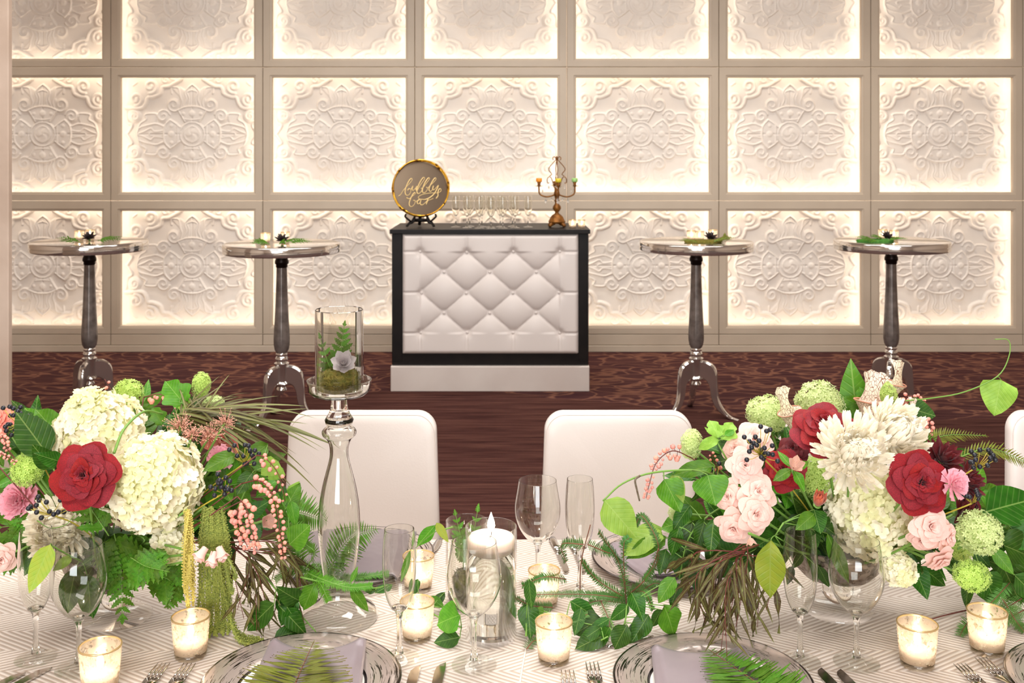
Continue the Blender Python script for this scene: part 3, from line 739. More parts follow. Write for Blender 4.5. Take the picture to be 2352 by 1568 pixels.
def napkin(loc, rot, label, wid, lng, sag, lift, mt, tilt=0):
    """folded satin napkin: far edge runs in +y and is pulled into two lifted corners with a sagging hem between"""
    t = thing('satin_napkin', label, 'napkin', M.Translation(loc) @ M.Rotation(rot, 4, 'Z'))
    def fn(u, v, off=0):
        s = 2*u-1; x = s*(wid/2)*(1.14-.14*v)
        y = -lng/2+lng*v-sag*(1-s*s)*v**3
        z = .006+lift*(abs(s)**3)*v**2+.009*math.sin(v*PI)*(.5+.5*math.cos(s*PI))-(.011*max(0, abs(s)-.82)/.18 if v < .93 else .011*max(0, abs(s)-.9)/.1)
        return (x, y, max(z, .0012)+off)
    b = B(); nu, nv = 32, 26
    b.grid(lambda u, v: fn(u, v), nu, nv); b.grid(lambda u, v: fn(u, v, .0035), nu, nv)
    n0 = (nu+1)*(nv+1); f = []
    rim = [i for i in range(nu+1)]+[j*(nu+1)+nu for j in range(1, nv+1)]+[nv*(nu+1)+i for i in range(nu-1, -1, -1)]+[j*(nu+1) for j in range(nv-1, 0, -1)]
    for a, c in zip(rim, rim[1:]+rim[:1]): f.append((a, c, c+n0, a+n0))
    b.f += f; b.mi += [0]*len(f)
    ob('cloth_fold', b.mesh('napkin', mt), t)
    ob('hem', B().tube([V(fn(u/30, 1.0, .0022)) for u in range(31)], .0013, 5).mesh('hem', hemm), t)
    return t
def fork_mesh():
    b = B()
    out = [(.0042, 0), (.0078, .02), (.0095, .045), (.008, .075), (.0042, .1), (.003, .12), (.0062, .138), (.0115, .155), (.0118, .17)]
    def hgt(y): return .0035+.006*math.exp(-((y-.12)/.035)**2)+.004*max(0, (y-.15)/.06)
    nv = len(out)-1
    for side in (0, .0022):
        pass
    v, f = [], []
    for w_, y in out: v += [(-w_, y, hgt(y)), (0, y, hgt(y)+.0006), (w_, y, hgt(y)), (w_*.9, y, hgt(y)-.002), (-w_*.9, y, hgt(y)-.002)]
    for j in range(nv):
        for i in range(5): f.append((5*j+i, 5*j+(i+1) % 5, 5*j+5+(i+1) % 5, 5*j+5+i))
    f += [tuple(range(5))[::-1], tuple(range(5*nv, 5*nv+5))]
    b.add(v, f); handle = b.mesh('handle', steelm)
    tine = B().tube([(0, .168, hgt(.168)-.0006), (0, .19, hgt(.19)), (0, .206, hgt(.206)-.001), (0, .2155, hgt(.2155)-.001)], [.0019, .0015, .0012, .0006], 6).mesh('tine', steelm)
    return handle, tine
FH, FT = fork_mesh()
def fork(loc, rot, label, group=None, sc=1):
    t = thing('dinner_fork', label, 'fork', M.Translation(loc) @ M.Rotation(rot, 4, 'Z') @ M.Diagonal((sc, sc, sc, 1)), group)
    h = ob('handle', FH, t)
    for i in range(4): ob('tine', FT, t, M.Translation(((i-1.5)*.0064, 0, 0)))
def knife_mesh():
    h = B().tube([(0, 0, .005), (0, .02, .0055), (0, .06, .0055), (0, .1, .005)], [.0095, .0105, .0085, .006], 10, flat=.5).mesh('handle', steelm)
    v, f = [], []
    pr = [(-.006, .005, .098), (-.0075, .006, .12), (-.010, .0065, .17), (-.010, .007, .2), (-.008, .007, .217), (-.003, .0065, .227), (.003, .006, .2315)]
    for a, c, y in pr: v += [(a, y, .0012), (a, y, .0028), (c, y, .0042), (c, y, .0018)]
    for j in range(len(pr)-1):
        for i in range(4): f.append((4*j+i, 4*j+(i+1) % 4, 4*j+4+(i+1) % 4, 4*j+4+i))
    f += [(3, 2, 1, 0), tuple(range(4*len(pr)-4, 4*len(pr)))]
    return h, B().add(v, f).mesh('blade', steelm, True, 30)
KH, KB = knife_mesh()
def knife(loc, rot, label, sc=1, group=None):
    t = thing('table_knife', label, 'knife', M.Translation(loc) @ M.Rotation(rot, 4, 'Z') @ M.Diagonal((sc, sc, sc, 1)), group); ob('handle', KH, t); ob('blade', KB, t)
ZT = TZ+.0005
def tt(px, py, dz=.0005):
    p = T(px, py); p.z = TZ+dz; return p
def plate(px, py, label, sc=1):
    p = tt(px, py); t = tag(ob('charger_plate', PLB, None, M.Translation(p) @ M.Rotation(px*.01, 4, 'Z') @ M.Diagonal((sc, sc, sc, 1))), label, 'plate'); return p
pL = plate(693, 1584, 'silver rimmed charger plate with grey napkin and green fern'); pR = plate(1637, 1584, 'silver rimmed charger plate under the trailing dark willow leaves')
pX = plate(2560, 1598, 'silver rimmed charger plate beside the two forks, cut off'); 
fL = plate(822, 1291, 'far charger plate behind the champagne flute'); fR = plate(1535, 1298, 'far charger plate behind the hanging green leaves')
up = V((0, 0, .0125))
napkin(pL+up+V((.008, .008, 0)), .02, 'grey satin napkin with two raised corners under a fern frond', .158, .2, .022, .016, satin)
napkin(pR+up+V((-.008, -.012, 0)), -.02, 'lilac grey satin napkin under a tilted fern frond', .155, .2, .014, .012, satin)
napkin(fL+V((-.005, -.012, .0165)), PI, 'mauve grey satin napkin on the far plate behind the candlestick', .2, .25, .006, .006, satin2)
napkin(fR+V((-.01, -.02, .0165)), PI+.3, 'lilac satin napkin on the far plate behind the leaf garland', .15, .2, .02, .014, satin)
def forks(l, sc=1):
    for (px, py, rot, lab) in l:
        p = tt(px, py, .0008); R_ = M.Rotation(rot, 4, 'Z'); fork(p-R_ @ V((0, .2155*sc, 0)), rot, lab, None, sc)
forks([(377, 1532, -.05, 'salad fork left of the grey napkin plate'), (436, 1533, -.06, 'dinner fork next to the grey napkin plate rim'),
       (1303, 1549, .02, 'salad fork beside the lilac napkin plate'), (1359, 1530, .02, 'dinner fork beside the lilac napkin plate rim'),
       (2203, 1534, .09, 'salad fork beside the speckled votives'), (2252, 1520, .1, 'dinner fork below the speckled votive')])
def knives(l):
    for (px, py, rot, lab) in l:
        p = tt(px, py, .0008); R_ = M.Rotation(rot, 4, 'Z'); knife(p-R_ @ V((.003, .2315, 0)), rot, lab)
knives([(56, 1549, -.42, 'dark table knife tip, outer one, by the flute foot'), (117, 1537, -.42, 'dark table knife tip by the wine glass foot'),
        (962, 1534, -.03, 'table knife with a blue reflection beside the grey napkin plate'), (1020, 1527, -.03, 'table knife by the candle cylinder wine glass foot'),
        (1883, 1540, .2, 'table knife beside the lilac napkin plate'), (1927, 1543, .2, 'table knife by the wine glass foot on the chevron cloth')])
for px, py, rot, lab in ((1268, 1240, .12, 'far table knife handle behind the wine glass'), (1308, 1240, .1, 'far table knife handle behind the champagne flute')):
    knife(tt(px, py, .0008), PI+rot, lab, .8)
fork(tt(1012, 1238, .0008), PI-.12, 'far fork lying right of the mauve napkin', None, .9)
fork(tt(1500, 1462, .0008), PI/2+.45, 'dessert fork lying above the lilac napkin plate', None, .55)
# glasses
for kd, px, py, lab in (('f', 82, 1513, 'champagne flute with a yellow green leaf leaning into it'), ('w', 181, 1535, 'wine glass in front of the white chrysanthemum'),
                        ('f', 917, 1513, 'champagne flute in front of the mauve napkin'), ('w', 1089, 1528, 'wine glass in front of the floating candle cylinder'),
                        ('f', 1838, 1520, 'champagne flute by the trailing willow leaves'), ('w', 1967, 1523, 'wine glass in front of the big cream hydrangea'),
                        ('w', 1235, 1342, 'far wine glass before the dark carpet'), ('f', 1332, 1358, 'far champagne flute before the white chair')):
    put_glass(kd, tt(px, py, .001), lab, None, 1.0, px*.1)
# votives on the table
for px, py, lab, sc in ((230, 1584, 'lit mercury votive by the wine glass and forks', 1.03), (438, 1507, 'lit mercury votive at the foot of the amaranth tassels', 1.0), (958, 1466, 'lit mercury votive close behind the champagne flute stem', .95),
                        (962, 1352, 'lit mercury votive behind the champagne flute bowl, near the mauve napkin', .95), (1250, 1388, 'lit mercury votive among the fir sprigs', .95), (1272, 1518, 'lit amber votive beside the candle cylinder', .98),
                        (2107, 1528, 'lit mercury votive glowing brightest, beside the forks', 1.03), (2267, 1497, 'lit speckled mercury votive under the dark foliage', 1.03)):
    votive(tt(px, py, .0008), lab, None, sc, px*.7)
# ---- tall glass candlestick
ps = tt(779, 1420, .0006); ks = F/ps.y
def hz(py): return (1416-py)/ks
st = thing('glass_candlestick', 'tall clear glass baluster candlestick on a domed foot', 'candlestick', ps)
def pr_(l): return [(r/ks, hz(y)) for r, y in l]
foot = pr_([(88, 1415), (89, 1408), (82, 1396), (62, 1385), (44, 1372), (36, 1355), (35, 1342)]); foot[0] = (foot[0][0], 0)
ob('foot', B().lathe([(p[0], p[1]) for p in foot]+[(p[0]-.0016, max(p[1]-.0016, .0) if i else p[1]) for i, p in enumerate(foot[::-1])], 56, closed=True).mesh('foot', solid, True, 60), st)
body = pr_([(34, 1345), (36, 1325), (42, 1280), (47, 1230), (48, 1195), (45, 1150), (38, 1110), (29, 1075), (22, 1045), (22, 1022), (28, 1005), (38, 995), (39, 985), (30, 976), (26, 971)])
body = [(p.x, p.y) for p in spline([V((r, z, 0)) for r, z in body], 3)]
ob('baluster', B().lathe(body+[(max(r-.0022, .001), z) for r, z in body[::-1]], 56, closed=True).mesh('body', solid, True, 60), st)
neck = pr_([(0, 972), (26, 972), (31, 968), (33, 960), (26, 948), (20, 935), (18, 922), (17, 908), (0, 908)])
ob('knop', B().lathe(neck, 40).mesh('knop', solid, True, 60), st)
dsh = pr_([(0, 908), (40, 907), (60, 902), (71, 892), (73, 872), (74, 868), (71.5, 868), (69, 890), (58, 899), (38, 903), (0, 904)])
ob('dish', B().lathe(dsh, 56).mesh('dish', solid, True, 50), st)
# cylinder terrarium standing in the dish
cy = thing('glass_cylinder', 'straight glass cylinder holding moss and a succulent on the candlestick', 'vase', ps+V((0, 0, hz(899))))
cr = 55/ks; ch = hz(708)-hz(899)
ob('cylinder_wall', B().lathe([(0, 0), (cr, 0), (cr, ch), (cr-.0012, ch+.001), (cr-.0024, ch), (cr-.0024, .006), (0, .006)], 56).mesh('cyl', solid, True, 50), cy)
# floating candle cylinder + fern cylinder
pc = tt(1128, 1461, .0006); kc = F/pc.y
fc = thing('candle_cylinder', 'tall glass cylinder of water with a floating candle', 'vase', pc)
r_ = 59/kc; h_ = (1461-1209)/kc
ob('cylinder_wall', B().lathe([(0, 0), (r_, 0), (r_, h_), (r_-.001, h_+.001), (r_-.002, h_), (r_-.002, .007), (0, .007)], 56).mesh('cyl', glass), fc)
wl = (1461-1252)/kc
water = mat('water', 'F6F8F2', 0, trans=1, ior=1.33)
ob('water', B().lathe([(0, .0075), (r_-.0024, .0075), (r_-.0024, wl), (0, wl)], 56).mesh('water', water), fc)
fl = thing('floating_candle', 'pale pink floating disc candle burning in the water cylinder', 'candle', pc+V((0, 0, wl-.018)))
ob('wax', B().lathe([(0, 0), (.02, .0), (.034, .006), (.0405, .018), (.041, .03), (.038, .0335), (.028, .0325), (0, .030)], 40).mesh('wax', mat('pink_wax', 'FBE3D3', .4, sss=.5)), fl)
ob('wick', VK, fl, M.Translation((0, 0, .008))); ob('flame', VL, fl, M.Translation((0, 0, .0075)) @ M.Diagonal((1.2, 1.2, 1.1, 1)))
pd = tt(1072, 1384, .0006); kd_ = F/pd.y
fd = thing('glass_cylinder', 'glass cylinder with moss and fern behind the candle cylinder', 'vase', pd)
r2 = 48/kd_; h2 = (1384-1196)/kd_
ob('cylinder_wall', B().lathe([(0, 0), (r2, 0), (r2, h2), (r2-.001, h2+.001), (r2-.002, h2), (r2-.002, .006), (0, .006)], 48).mesh('cyl', glass, True, 50), fd)
# ================================================================== PLANT KIT
def leaf_mat(name, c1, c2, rough=.42, transl=.25, veins=.32, vc=None):
    m, n, o = nt(name); k = N(n)
    tc = k('TexCoord'); s = k('SeparateXYZ', {0: tc.outputs['Object']}); oi = k('ObjectInfo')
    ax = k.math('ABSOLUTE', s.outputs[0])
    nz = k('TexNoise', {'Vector': tc.outputs['Object'], 'Scale': 4.5, 'Detail': 4})
    c = k.mix(k.ramp(nz.outputs[0], ((.35, 0), (.68, 1))), lin(c1), lin(c2))
    vein = k.math('POWER', k.math('MULTIPLY_ADD', k.math('COSINE', k.math('MULTIPLY', k.math('SUBTRACT', s.outputs[1], k.math('MULTIPLY', ax, 1.0)), 2*PI*8.5)), .5, .5), 14)
    mid = k.math('LESS_THAN', ax, .009)
    vn = k.math('MAXIMUM', k.math('MULTIPLY', vein, .3), mid)
    c = k.mix(k.math('MULTIPLY', vn, veins), c, lin(vc or 'A9C46E'))
    hs = k('HueSaturation', {'Hue': k.math('MULTIPLY_ADD', oi.outputs['Random'], .03, .475), 'Saturation': 1.0,
           'Value': k.math('MULTIPLY_ADD', oi.outputs['Random'], .6, .72), 'Color': c})
    bp_ = k('Bump', {'Height': vn, 'Strength': .25, 'Distance': .01}, invert=True)
    b = k('BsdfPrincipled', {'Base Color': hs.outputs[0], 'Roughness': rough, 'Normal': bp_.outputs[0], 'Specular IOR Level': .3})
    t = k('BsdfTranslucent', {0: hs.outputs[0]})
    n.links.new(k('MixShader', {0: transl, 1: b.outputs[0], 2: t.outputs[0]}).outputs[0], o.inputs[0]); return m
L_DARK = leaf_mat('leaf_dark', '1F4A0C', '2F6212', .45)
L_MID = leaf_mat('leaf_mid', '3F7A16', '548E20', .45)
L_LITE = leaf_mat('leaf_light', '7CA83C', '92BA4C', .45, .3)
L_YEL = leaf_mat('leaf_yellow_green', 'A5B83A', '8CB53C', .45, .35)
L_OLIVE = leaf_mat('leaf_olive_brown', '5E5228', '4E3C26', .5, .2, .2)
L_FERN = leaf_mat('fern_green', '3E7418', '58881F', .5, .3, .15)
L_FERN2 = leaf_mat('fern_gold_green', '647026', '788230', .5, .3, .25, 'B98A3A')
L_FIR = leaf_mat('fir_green', '3B6B2E', '57843A', .5, .15, 0)
L_PITCH = None
stemg = mat('green_stem', '6F9640', .5); stemb = mat('brown_stem', '7A4A34', .6); stemr = mat('red_stem', '6A3028', .55); stemy = mat('yellow_stem', 'B5A23A', .5)
def leafmesh(name, mt, wid, prof=(.8, 1.0), fold=.12, curl=.15, wave=0, nu=4, nv=8, lobes=0):
    """unit leaf: base at origin, tip at +Y, face to +Z"""
    b = B()
    def fn(u, v):
        s = 2*u-1; w_ = wid/2*max(0, math.sin(PI*min(1, v**prof[0])))**prof[1]
        if lobes > 0: w_ *= .62+.38*abs(math.cos(PI*lobes*v))
        if lobes < 0: w_ *= 1-.62*((-lobes*v) % 1.0)
        x = s*w_
        return (x, v, fold*abs(x)-curl*(v-.15)**2+wave*math.sin(v*9+s*1.5)*abs(s)*.1)
    b.grid(fn, nu, nv); return b.mesh(name, mt)
def leafset(nm, mt, *a, **k): return [leafmesh('%s_%d' % (nm, i), mt, a[0]*(1+.12*(i-1)), a[1], fold=k.get('fold', .15)*(1+.5*(i-1)), curl=k.get('curl', .18)*(.4+.6*i), wave=k.get('wave', .3)*i) for i in range(3)]
OV_D, OV_M, OV_L, OV_Y = (leafset('ovate_'+q, m_, .62, (.72, .85)) for q, m_ in (('d', L_DARK), ('m', L_MID), ('l', L_LITE), ('y', L_YEL)))
HE_M, HE_L, HE_D = (leafset('heart_'+q, m_, .82, (.55, .7), curl=.1) for q, m_ in (('m', L_MID), ('l', L_LITE), ('d', L_DARK)))
LA_D, LA_M, LA_Y, LA_O = (leafset('lance_'+q, m_, .34, (.85, 1.0)) for q, m_ in (('d', L_DARK), ('m', L_MID), ('y', L_YEL), ('o', L_OLIVE)))
WI_O = leafset('willow', L_OLIVE, .09, (.8, .9), curl=.15); GR_O = [leafmesh('blade_%d' % i, L_OLIVE, .035, (.55, .7), .2, .15+.4*i, nu=2, nv=12) for i in range(3)]
LOB = [leafmesh('lobed_%d' % i, m_, .95, (.7, .8), .2, .15+.1*i, .5, 6, 16, 2.5) for i, m_ in enumerate((L_MID, L_FERN, L_LITE))]
def Q(px, py, d):
    if d < .5: p = T(px, py, d); p.z = TZ+d; return p
    return P(px, py, d)
def toward(p, up=.35, jit=0):
    d = (V((0, 0, H))-p).normalized()+V((0, 0, up))
    return (d+V((random.uniform(-jit, jit), random.uniform(-jit, jit), random.uniform(-jit, jit)))).normalized()
def leaf_mx(base, tip, nrm, wide=1.0, droop=0):
    y = tip-base; L_ = y.length; y = y.normalized(); z = nrm-y*nrm.dot(y)
    z = z.normalized() if z.length > 1e-4 else y.orthogonal().normalized(); x = y.cross(z)
    m_ = M((x*L_*wide, y*L_, z*L_)).transposed().to_4x4(); m_.translation = base; return m_
def zfloor(q):
    for c in (pL, pR, pX, fL, fR):
        d = math.hypot(q.x-c.x, q.y-c.y)
        if d < .157: return TZ+(.034 if d < .115 else .0205)
    return TZ
def put_leaf(par, ms, base, tip, nrm=None, wide=1.0, name='leaf', off=None):
    off = par.location if off is None else off
    me = random.choice(ms) if isinstance(ms, list) else ms
    b_, t_ = base-off, tip-off
    m_ = leaf_mx(b_, t_, nrm if nrm is not None else toward(base, .35, .35), wide)
    if TY0 < base.y < TY1 and base.z < TZ+.16:           # lies on the cloth, a plate or a napkin: lift it clear
        w_ = [m_ @ v.co+off for v in me.vertices]; lift = max(zfloor(q)+.0012-q.z for q in w_)
        if lift > 0: m_.translation.z += lift
    return ob(name, me, par, m_)
def stem_ob(par, pts, r0, r1=None, mt=None, name='stem', n=6, sm=5):
    off = par.location; pts = spline([p-off for p in pts], sm) if len(pts) > 2 else [p-off for p in pts]
    r1 = r0 if r1 is None else r1; k = len(pts)
    return ob(name, B().tube(pts, [r0+(r1-r0)*i/(k-1) for i in range(k)], n).mesh(name, mt or stemg), par)
def vine(name, label, pts, leaves, r=.0016, mt=None, cat='vine', group=None, default=None, jit=.3):
    """pts: (px,py,d) control points of the stem; leaves: (meshes, bx,by,bd, tx,ty,td[, wide])"""
    W_ = [Q(*p) for p in pts]
    t = thing(name, label, cat, W_[0].copy(), group)
    if len(W_) > 1: stem_ob(t, W_, r, r*.7, mt)
    sp = spline(W_, 8) if len(W_) > 2 else W_
    for lf in leaves:
        b_, t_ = Q(*lf[1:4]), Q(*lf[4:7]); wd = lf[7] if len(lf) > 7 else 1.0
        l_ = put_leaf(t, lf[0], b_, t_, toward(b_, .3, jit), wd)
        nr = min(sp, key=lambda q: (q-b_).length)
        if (nr-b_).length > .002: stem_ob(t, [nr, (nr+b_)/2+V((0, 0, .002)), b_], r*.6, r*.5, mt, 'leaf_stalk', 5, 3)
    return t
def bough(name, label, pts, ms, n, size, r=.0016, mt=None, cat='foliage', group=None, spread=1.0, jit=.5, wide=1.0, t0=.12, up=.35):
    """stem with alternate leaves along it"""
    W_ = [Q(*p) if not isinstance(p, V) else p for p in pts]
    t = thing(name, label, cat, W_[0].copy(), group)
    sp = spline(W_, 8) if len(W_) > 2 else [W_[0].lerp(W_[1], i/10) for i in range(11)]
    stem_ob(t, W_, r, r*.5, mt)
    for i in range(n):
        f = t0+(1-t0)*i/max(1, n-1); q = f*(len(sp)-1); j = min(int(q), len(sp)-2); p = sp[j].lerp(sp[j+1], q-j)
        tg = (sp[j+1]-sp[j]).normalized(); nr = toward(p, up, jit); sd = tg.cross(nr).normalized()*(1 if i % 2 else -1)
        d = (tg*.75+sd*spread*random.uniform(.6, 1.1)).normalized() if i < n-1 else tg
        L_ = size*random.uniform(.75, 1.15)
        tip = p+d*L_
        if tip.z < TZ+.004 and p.y < TY1 and p.y > TY0: tip.z = TZ+.004
        put_leaf(t, ms, p, tip, nr, wide)
    return t
# ---- pinnate fronds
PIN = {q: [leafmesh('pinna_%s%d' % (q, i), m_, .2, (.6, .7), .12, .12+.15*i, .4, 2, 6) for i in range(2)] for q, m_ in (('g', L_FERN), ('y', L_FERN2), ('f', L_FIR))}
PIN['flat'] = [leafmesh('pinna_flat%d' % i, (L_FERN2, L_FERN)[i], .2, (.6, .7), .05, .02, .1, 2, 6) for i in range(2)]
LACE = [leafmesh('lacy_leaflet_%d' % i, L_FERN, .62, (.6, .8), .15, .1+.2*i, .3, 2, 26, -5.2) for i in range(2)]
def frond(name, label, pts, n, maxw, kind='g', taper=(.35, 1.0), r=.0012, mt=None, ang=1.2, nrm=None, cat='fern', group=None, wide=1.0, ms=None, t0=.06, both=(1, -1)):
    W_ = [Q(*p) if not isinstance(p, V) else p for p in pts]
    t = thing(name, label, cat, W_[0].copy(), group)
    sp = spline(W_, 8) if len(W_) > 2 else [W_[0].lerp(W_[1], i/10) for i in range(11)]
    stem_ob(t, W_, r, r*.4, mt or stemg, 'rachis')
    ms = ms or PIN[kind]
    for i in range(n):
        f = t0+(1-t0)*(i+.5)/n; q = f*(len(sp)-1); j = min(int(q), len(sp)-2); p = sp[j].lerp(sp[j+1], q-j)
        tg = (sp[j+1]-sp[j]).normalized(); nr = nrm if nrm is not None else toward(p, .4, .1); sd = tg.cross(nr).normalized()
        w_ = maxw*min(1, (taper[0]+(1-taper[0])*min(1, f/.3)))*max(.06, (1-f))**.62*1.15
        for s_ in both:
            d = (tg*math.cos(ang)+sd*s_*math.sin(ang)+nr*random.uniform(-.12, .12)).normalized()
            put_leaf(t, ms, p, p+d*w_*random.uniform(.9, 1.08), nr, wide, 'pinna')
    a = sp[-2]; put_leaf(t, ms, a, sp[-1]+(sp[-1]-a)*.8, nrm if nrm is not None else toward(a, .4), wide, 'pinna')
    return t
def fir(name, label, sprays, n=22, ln=.014, mt=None, cat='foliage', group=None, needle=None, r=.0011):
    """sprays: list of point lists; tiny needles of each spray are one joined part"""
    first = Q(*sprays[0][0]); t = thing(name, label, cat, first, group)
    for pts in sprays:
        W_ = [Q(*p) for p in pts]; sp = spline(W_, 8) if len(W_) > 2 else [W_[0].lerp(W_[1], i/8) for i in range(9)]
        stem_ob(t, W_, r, r*.5, mt or stemb, 'twig', 5)
        b = B(); m_ = int(n*sum((a-c).length for a, c in zip(sp, sp[1:]))/.1)
        for i in range(m_):
            f = (i+.5)/m_; q = f*(len(sp)-1); j = min(int(q), len(sp)-2); p = sp[j].lerp(sp[j+1], q-j); tg = (sp[j+1]-sp[j]).normalized()
            nr = toward(p, .6, .2); sd = tg.cross(nr).normalized()
            for s_ in (1, -1):
                d = (tg*.45+sd*s_+nr*random.uniform(-.2, .35)).normalized(); l_ = ln*random.uniform(.75, 1.1)*(1-.45*f)
                e = p+d*l_; wv = tg*.0009; md = p+d*l_*.5+nr*l_*.08
                if e.z < TZ+.002: e.z = TZ+.002
                v = [p-wv-first, p+wv-first, md+wv*1.1-first, e-first, md-wv*1.1-first]
                b.add(v, [(0, 1, 2, 4), (4, 2, 3)])
        o = ob('needles', b.mesh('needles', needle or L_FIR, False), t); o['kind'] = 'stuff'
    return t
# ---- blooms
def petal_mat(name, c1, c2, rough=.55, transl=.25, vary=.25, sheen=.3):
    return mat(name, c1, rough, col2=c2, nscale=30, transl=transl, vary=vary, sheen=sheen)
RED = petal_mat('red_velvet_petal', '980418', '74030F', .75, .1, .3, .12); RED2 = petal_mat('dark_red_petal', '6E0612', '4E040A', .7, .1, .3, .12)
PINK = petal_mat('blush_petal', 'FDDDD2', 'F9CDC0', .55, .3, .12); PEACH = petal_mat('peach_petal', 'F29A86', 'EE8A78', .5, .3, .15)
ROSY = petal_mat('rose_pink_petal', 'F0A0B0', 'F6C2CC', .6, .3, .2); WHITE = petal_mat('white_petal', 'FFFAEC', 'FDF3DC', .55, .3, .06)
CRM = petal_mat('cream_floret', 'FFF9E4', 'FCF3D2', .55, .28, .12); CRM2 = petal_mat('green_cream_floret', 'FAF5D0', 'ECECB0', .55, .28, .14)
LIME = petal_mat('lime_floret', 'C9DE7C', 'B4D060', .55, .28, .3); LIMEW = petal_mat('pale_lime_floret', 'DDE9A8', 'CFE090', .55, .28, .3)
def rose_meshes(nm, mt, layers):
    out = []
    for li, (r0, r1, z0, z1, span, cnt, flare) in enumerate(layers):
        def fn(u, v):
            s = 2*u-1; e = (1-abs(s)**2.6*.35*v)
            v = v*(1-.2*abs(s)**3)*(1+.05*(1-abs(s))); r = r0+(r1-r0)*(.3*v+.7*v**2.4)+flare*max(0, v-.8)*.9+.045*math.sin(s*5+li*2)*v*v
            z = z0+(z1-z0)*(1-(1-min(v, 1))**2)-flare*1.6*max(0, v-.82)+.05*math.sin(s*4+li)*v**3
            a = s*span*(.5+.5*math.sin(min(1, v*1.3)*PI/2))
            return (r*math.cos(a), r*math.sin(a), z)
        out.append((B().grid(fn, 10, 8).mesh('%s_petal_%d' % (nm, li), mt), cnt))
    return out
RL = [(.03, .08, -.1, .60, 2.2, 2, .0), (.04, .15, -.12, .63, 1.3, 3, .02), (.05, .23, -.14, .64, 1.2, 3, .05), (.06, .33, -.16, .63, 1.1, 3, .09), (.07, .43, -.18, .6, 1.05, 4, .13), (.08, .53, -.22, .53, 1.0, 4, .18),
      (.10, .62, -.26, .47, .92, 5, .22), (.11, .78, -.32, .32, .85, 5, .28), (.12, .95, -.38, .12, .8, 6, .3)]
RM = {q: rose_meshes('rose_'+q, m_, RL) for q, m_ in (('red', RED), ('dark', RED2))}
SL = [(.05, .16, -.1, .58, 1.6, 3, .03), (.08, .32, -.14, .6, 1.1, 3, .12), (.1, .52, -.2, .54, 1.0, 4, .22), (.12, .74, -.28, .38, .9, 5, .3), (.13, .95, -.34, .14, .85, 5, .34)]
BL = [(.25, .5, -.5, .75, 1.4, 3, -.9), (.32, .68, -.5, .75, 1.2, 3, -.8), (.38, .84, -.5, .62, 1.1, 4, -.5)]
SM = {q: rose_meshes('spray_'+q, m_, SL) for q, m_ in (('pink', PINK), ('peach', PEACH))}
SM['bud'] = rose_meshes('bud', PINK, BL)
CALYX = B().lathe([(0, -.5), (.1, -.48), (.14, -.36), (.2, -.25), (.1, -.2), (0, -.2)], 8).mesh('calyx', stemg)
VASES = {}; ENDS = {}
def into(vase, head):
    """way points from a head to its own spot in the foam: over the rim when the head hangs low"""
    if not isinstance(vase, str): return [vase]
    c = VASES[vase]; k = ENDS[vase] = ENDS.get(vase, 0)+1; d = V((head.x-c.x, head.y-c.y, 0)); L_ = d.length; d = d.normalized() if L_ > 1e-4 else V((0, 1, 0))
    a = (k*.618) % 1; rr = .018+.05*((k*.381) % 1); sd = V((-d.y, d.x, 0))*(a-.5)*.035
    e = c+d*rr+sd+V((0, 0, -.022+.012*a))
    if head.z < c.z+.06 and L_ > .09: return [c+d*.104+sd*1.5+V((0, 0, .022+.02*a)), e]
    return [e]
def stem_to(t, mx, vase, r=.0022, mt=None, start=-.3, R=1):
    """stem from the flower head down into the mouth of the bowl; drawn in the head's local frame"""
    inv = mx.inverted(); head = mx @ V((0, 0, start)); c = VASES[vase] if isinstance(vase, str) else vase
    wp = into(vase, head); sc = mx.to_scale()[0]
    pts = [inv @ p for p in spline([head]+([head.lerp(wp[0], .5)+V((0, 0, -.006))] if len(wp) == 1 else [])+wp, 5)]
    ob('stem', B().tube(pts, r/sc, 6).mesh('stem', mt or stemg), t)
def bloom(name, label, cat, px, py, d, rad, dir_, vase, group=None, spin=0):
    p = Q(px, py, d); D = p.y; mx = axes(p, dir_, spin=spin, sc=rad/F*D); t = thing(name, label, cat, mx, group)
    if vase: stem_to(t, mx, vase)
    return t
def rose(px, py, d, rad, dir_, kind, label, vase, name='rose', group=None):
    t = bloom(name, label, 'flower', px, py, d, rad, dir_, vase, group, random.random()*6)
    off = random.random()*6
    for li, (me, cnt) in enumerate((RM if kind in RM else SM)[kind]):
        for i in range(cnt):
            a = off+2*PI*(i+random.uniform(-.12, .12))/cnt+li*.55
            ob('petal', me, t, M.Rotation(a, 4, 'Z') @ M.Rotation(random.uniform(-.07, .09), 4, 'Y') @ M.Translation((0, 0, random.uniform(-.03, .03)-.28)))
    ob('calyx', CALYX, t, M.Translation((0, 0, -.15))); return t
FLOR = {}
for q, m_ in (('cream', CRM), ('greencream', CRM2)):
    b = B()
    for i in range(4):
        a = PI/2*i+.1
        def fl(u, v):
            w_ = .5*math.sqrt(max(0, 1-((v-.56)/.58)**2)); r = .05+.95*v; s_ = (2*u-1)*w_
            return (math.cos(a)*r-math.sin(a)*s_, math.sin(a)*r+math.cos(a)*s_, .25*v*v-.1*math.cos(v*5)+.5*s_*s_)
        b.grid(fl, 3, 4)
    FLOR[q] = b.mesh('floret_'+q, m_)
EYE = B().ball((0, 0, .08), .12, 6, 4).mesh('eye', LIME)
CORE = mat('hydrangea_core', 'E4E4B4', .7)
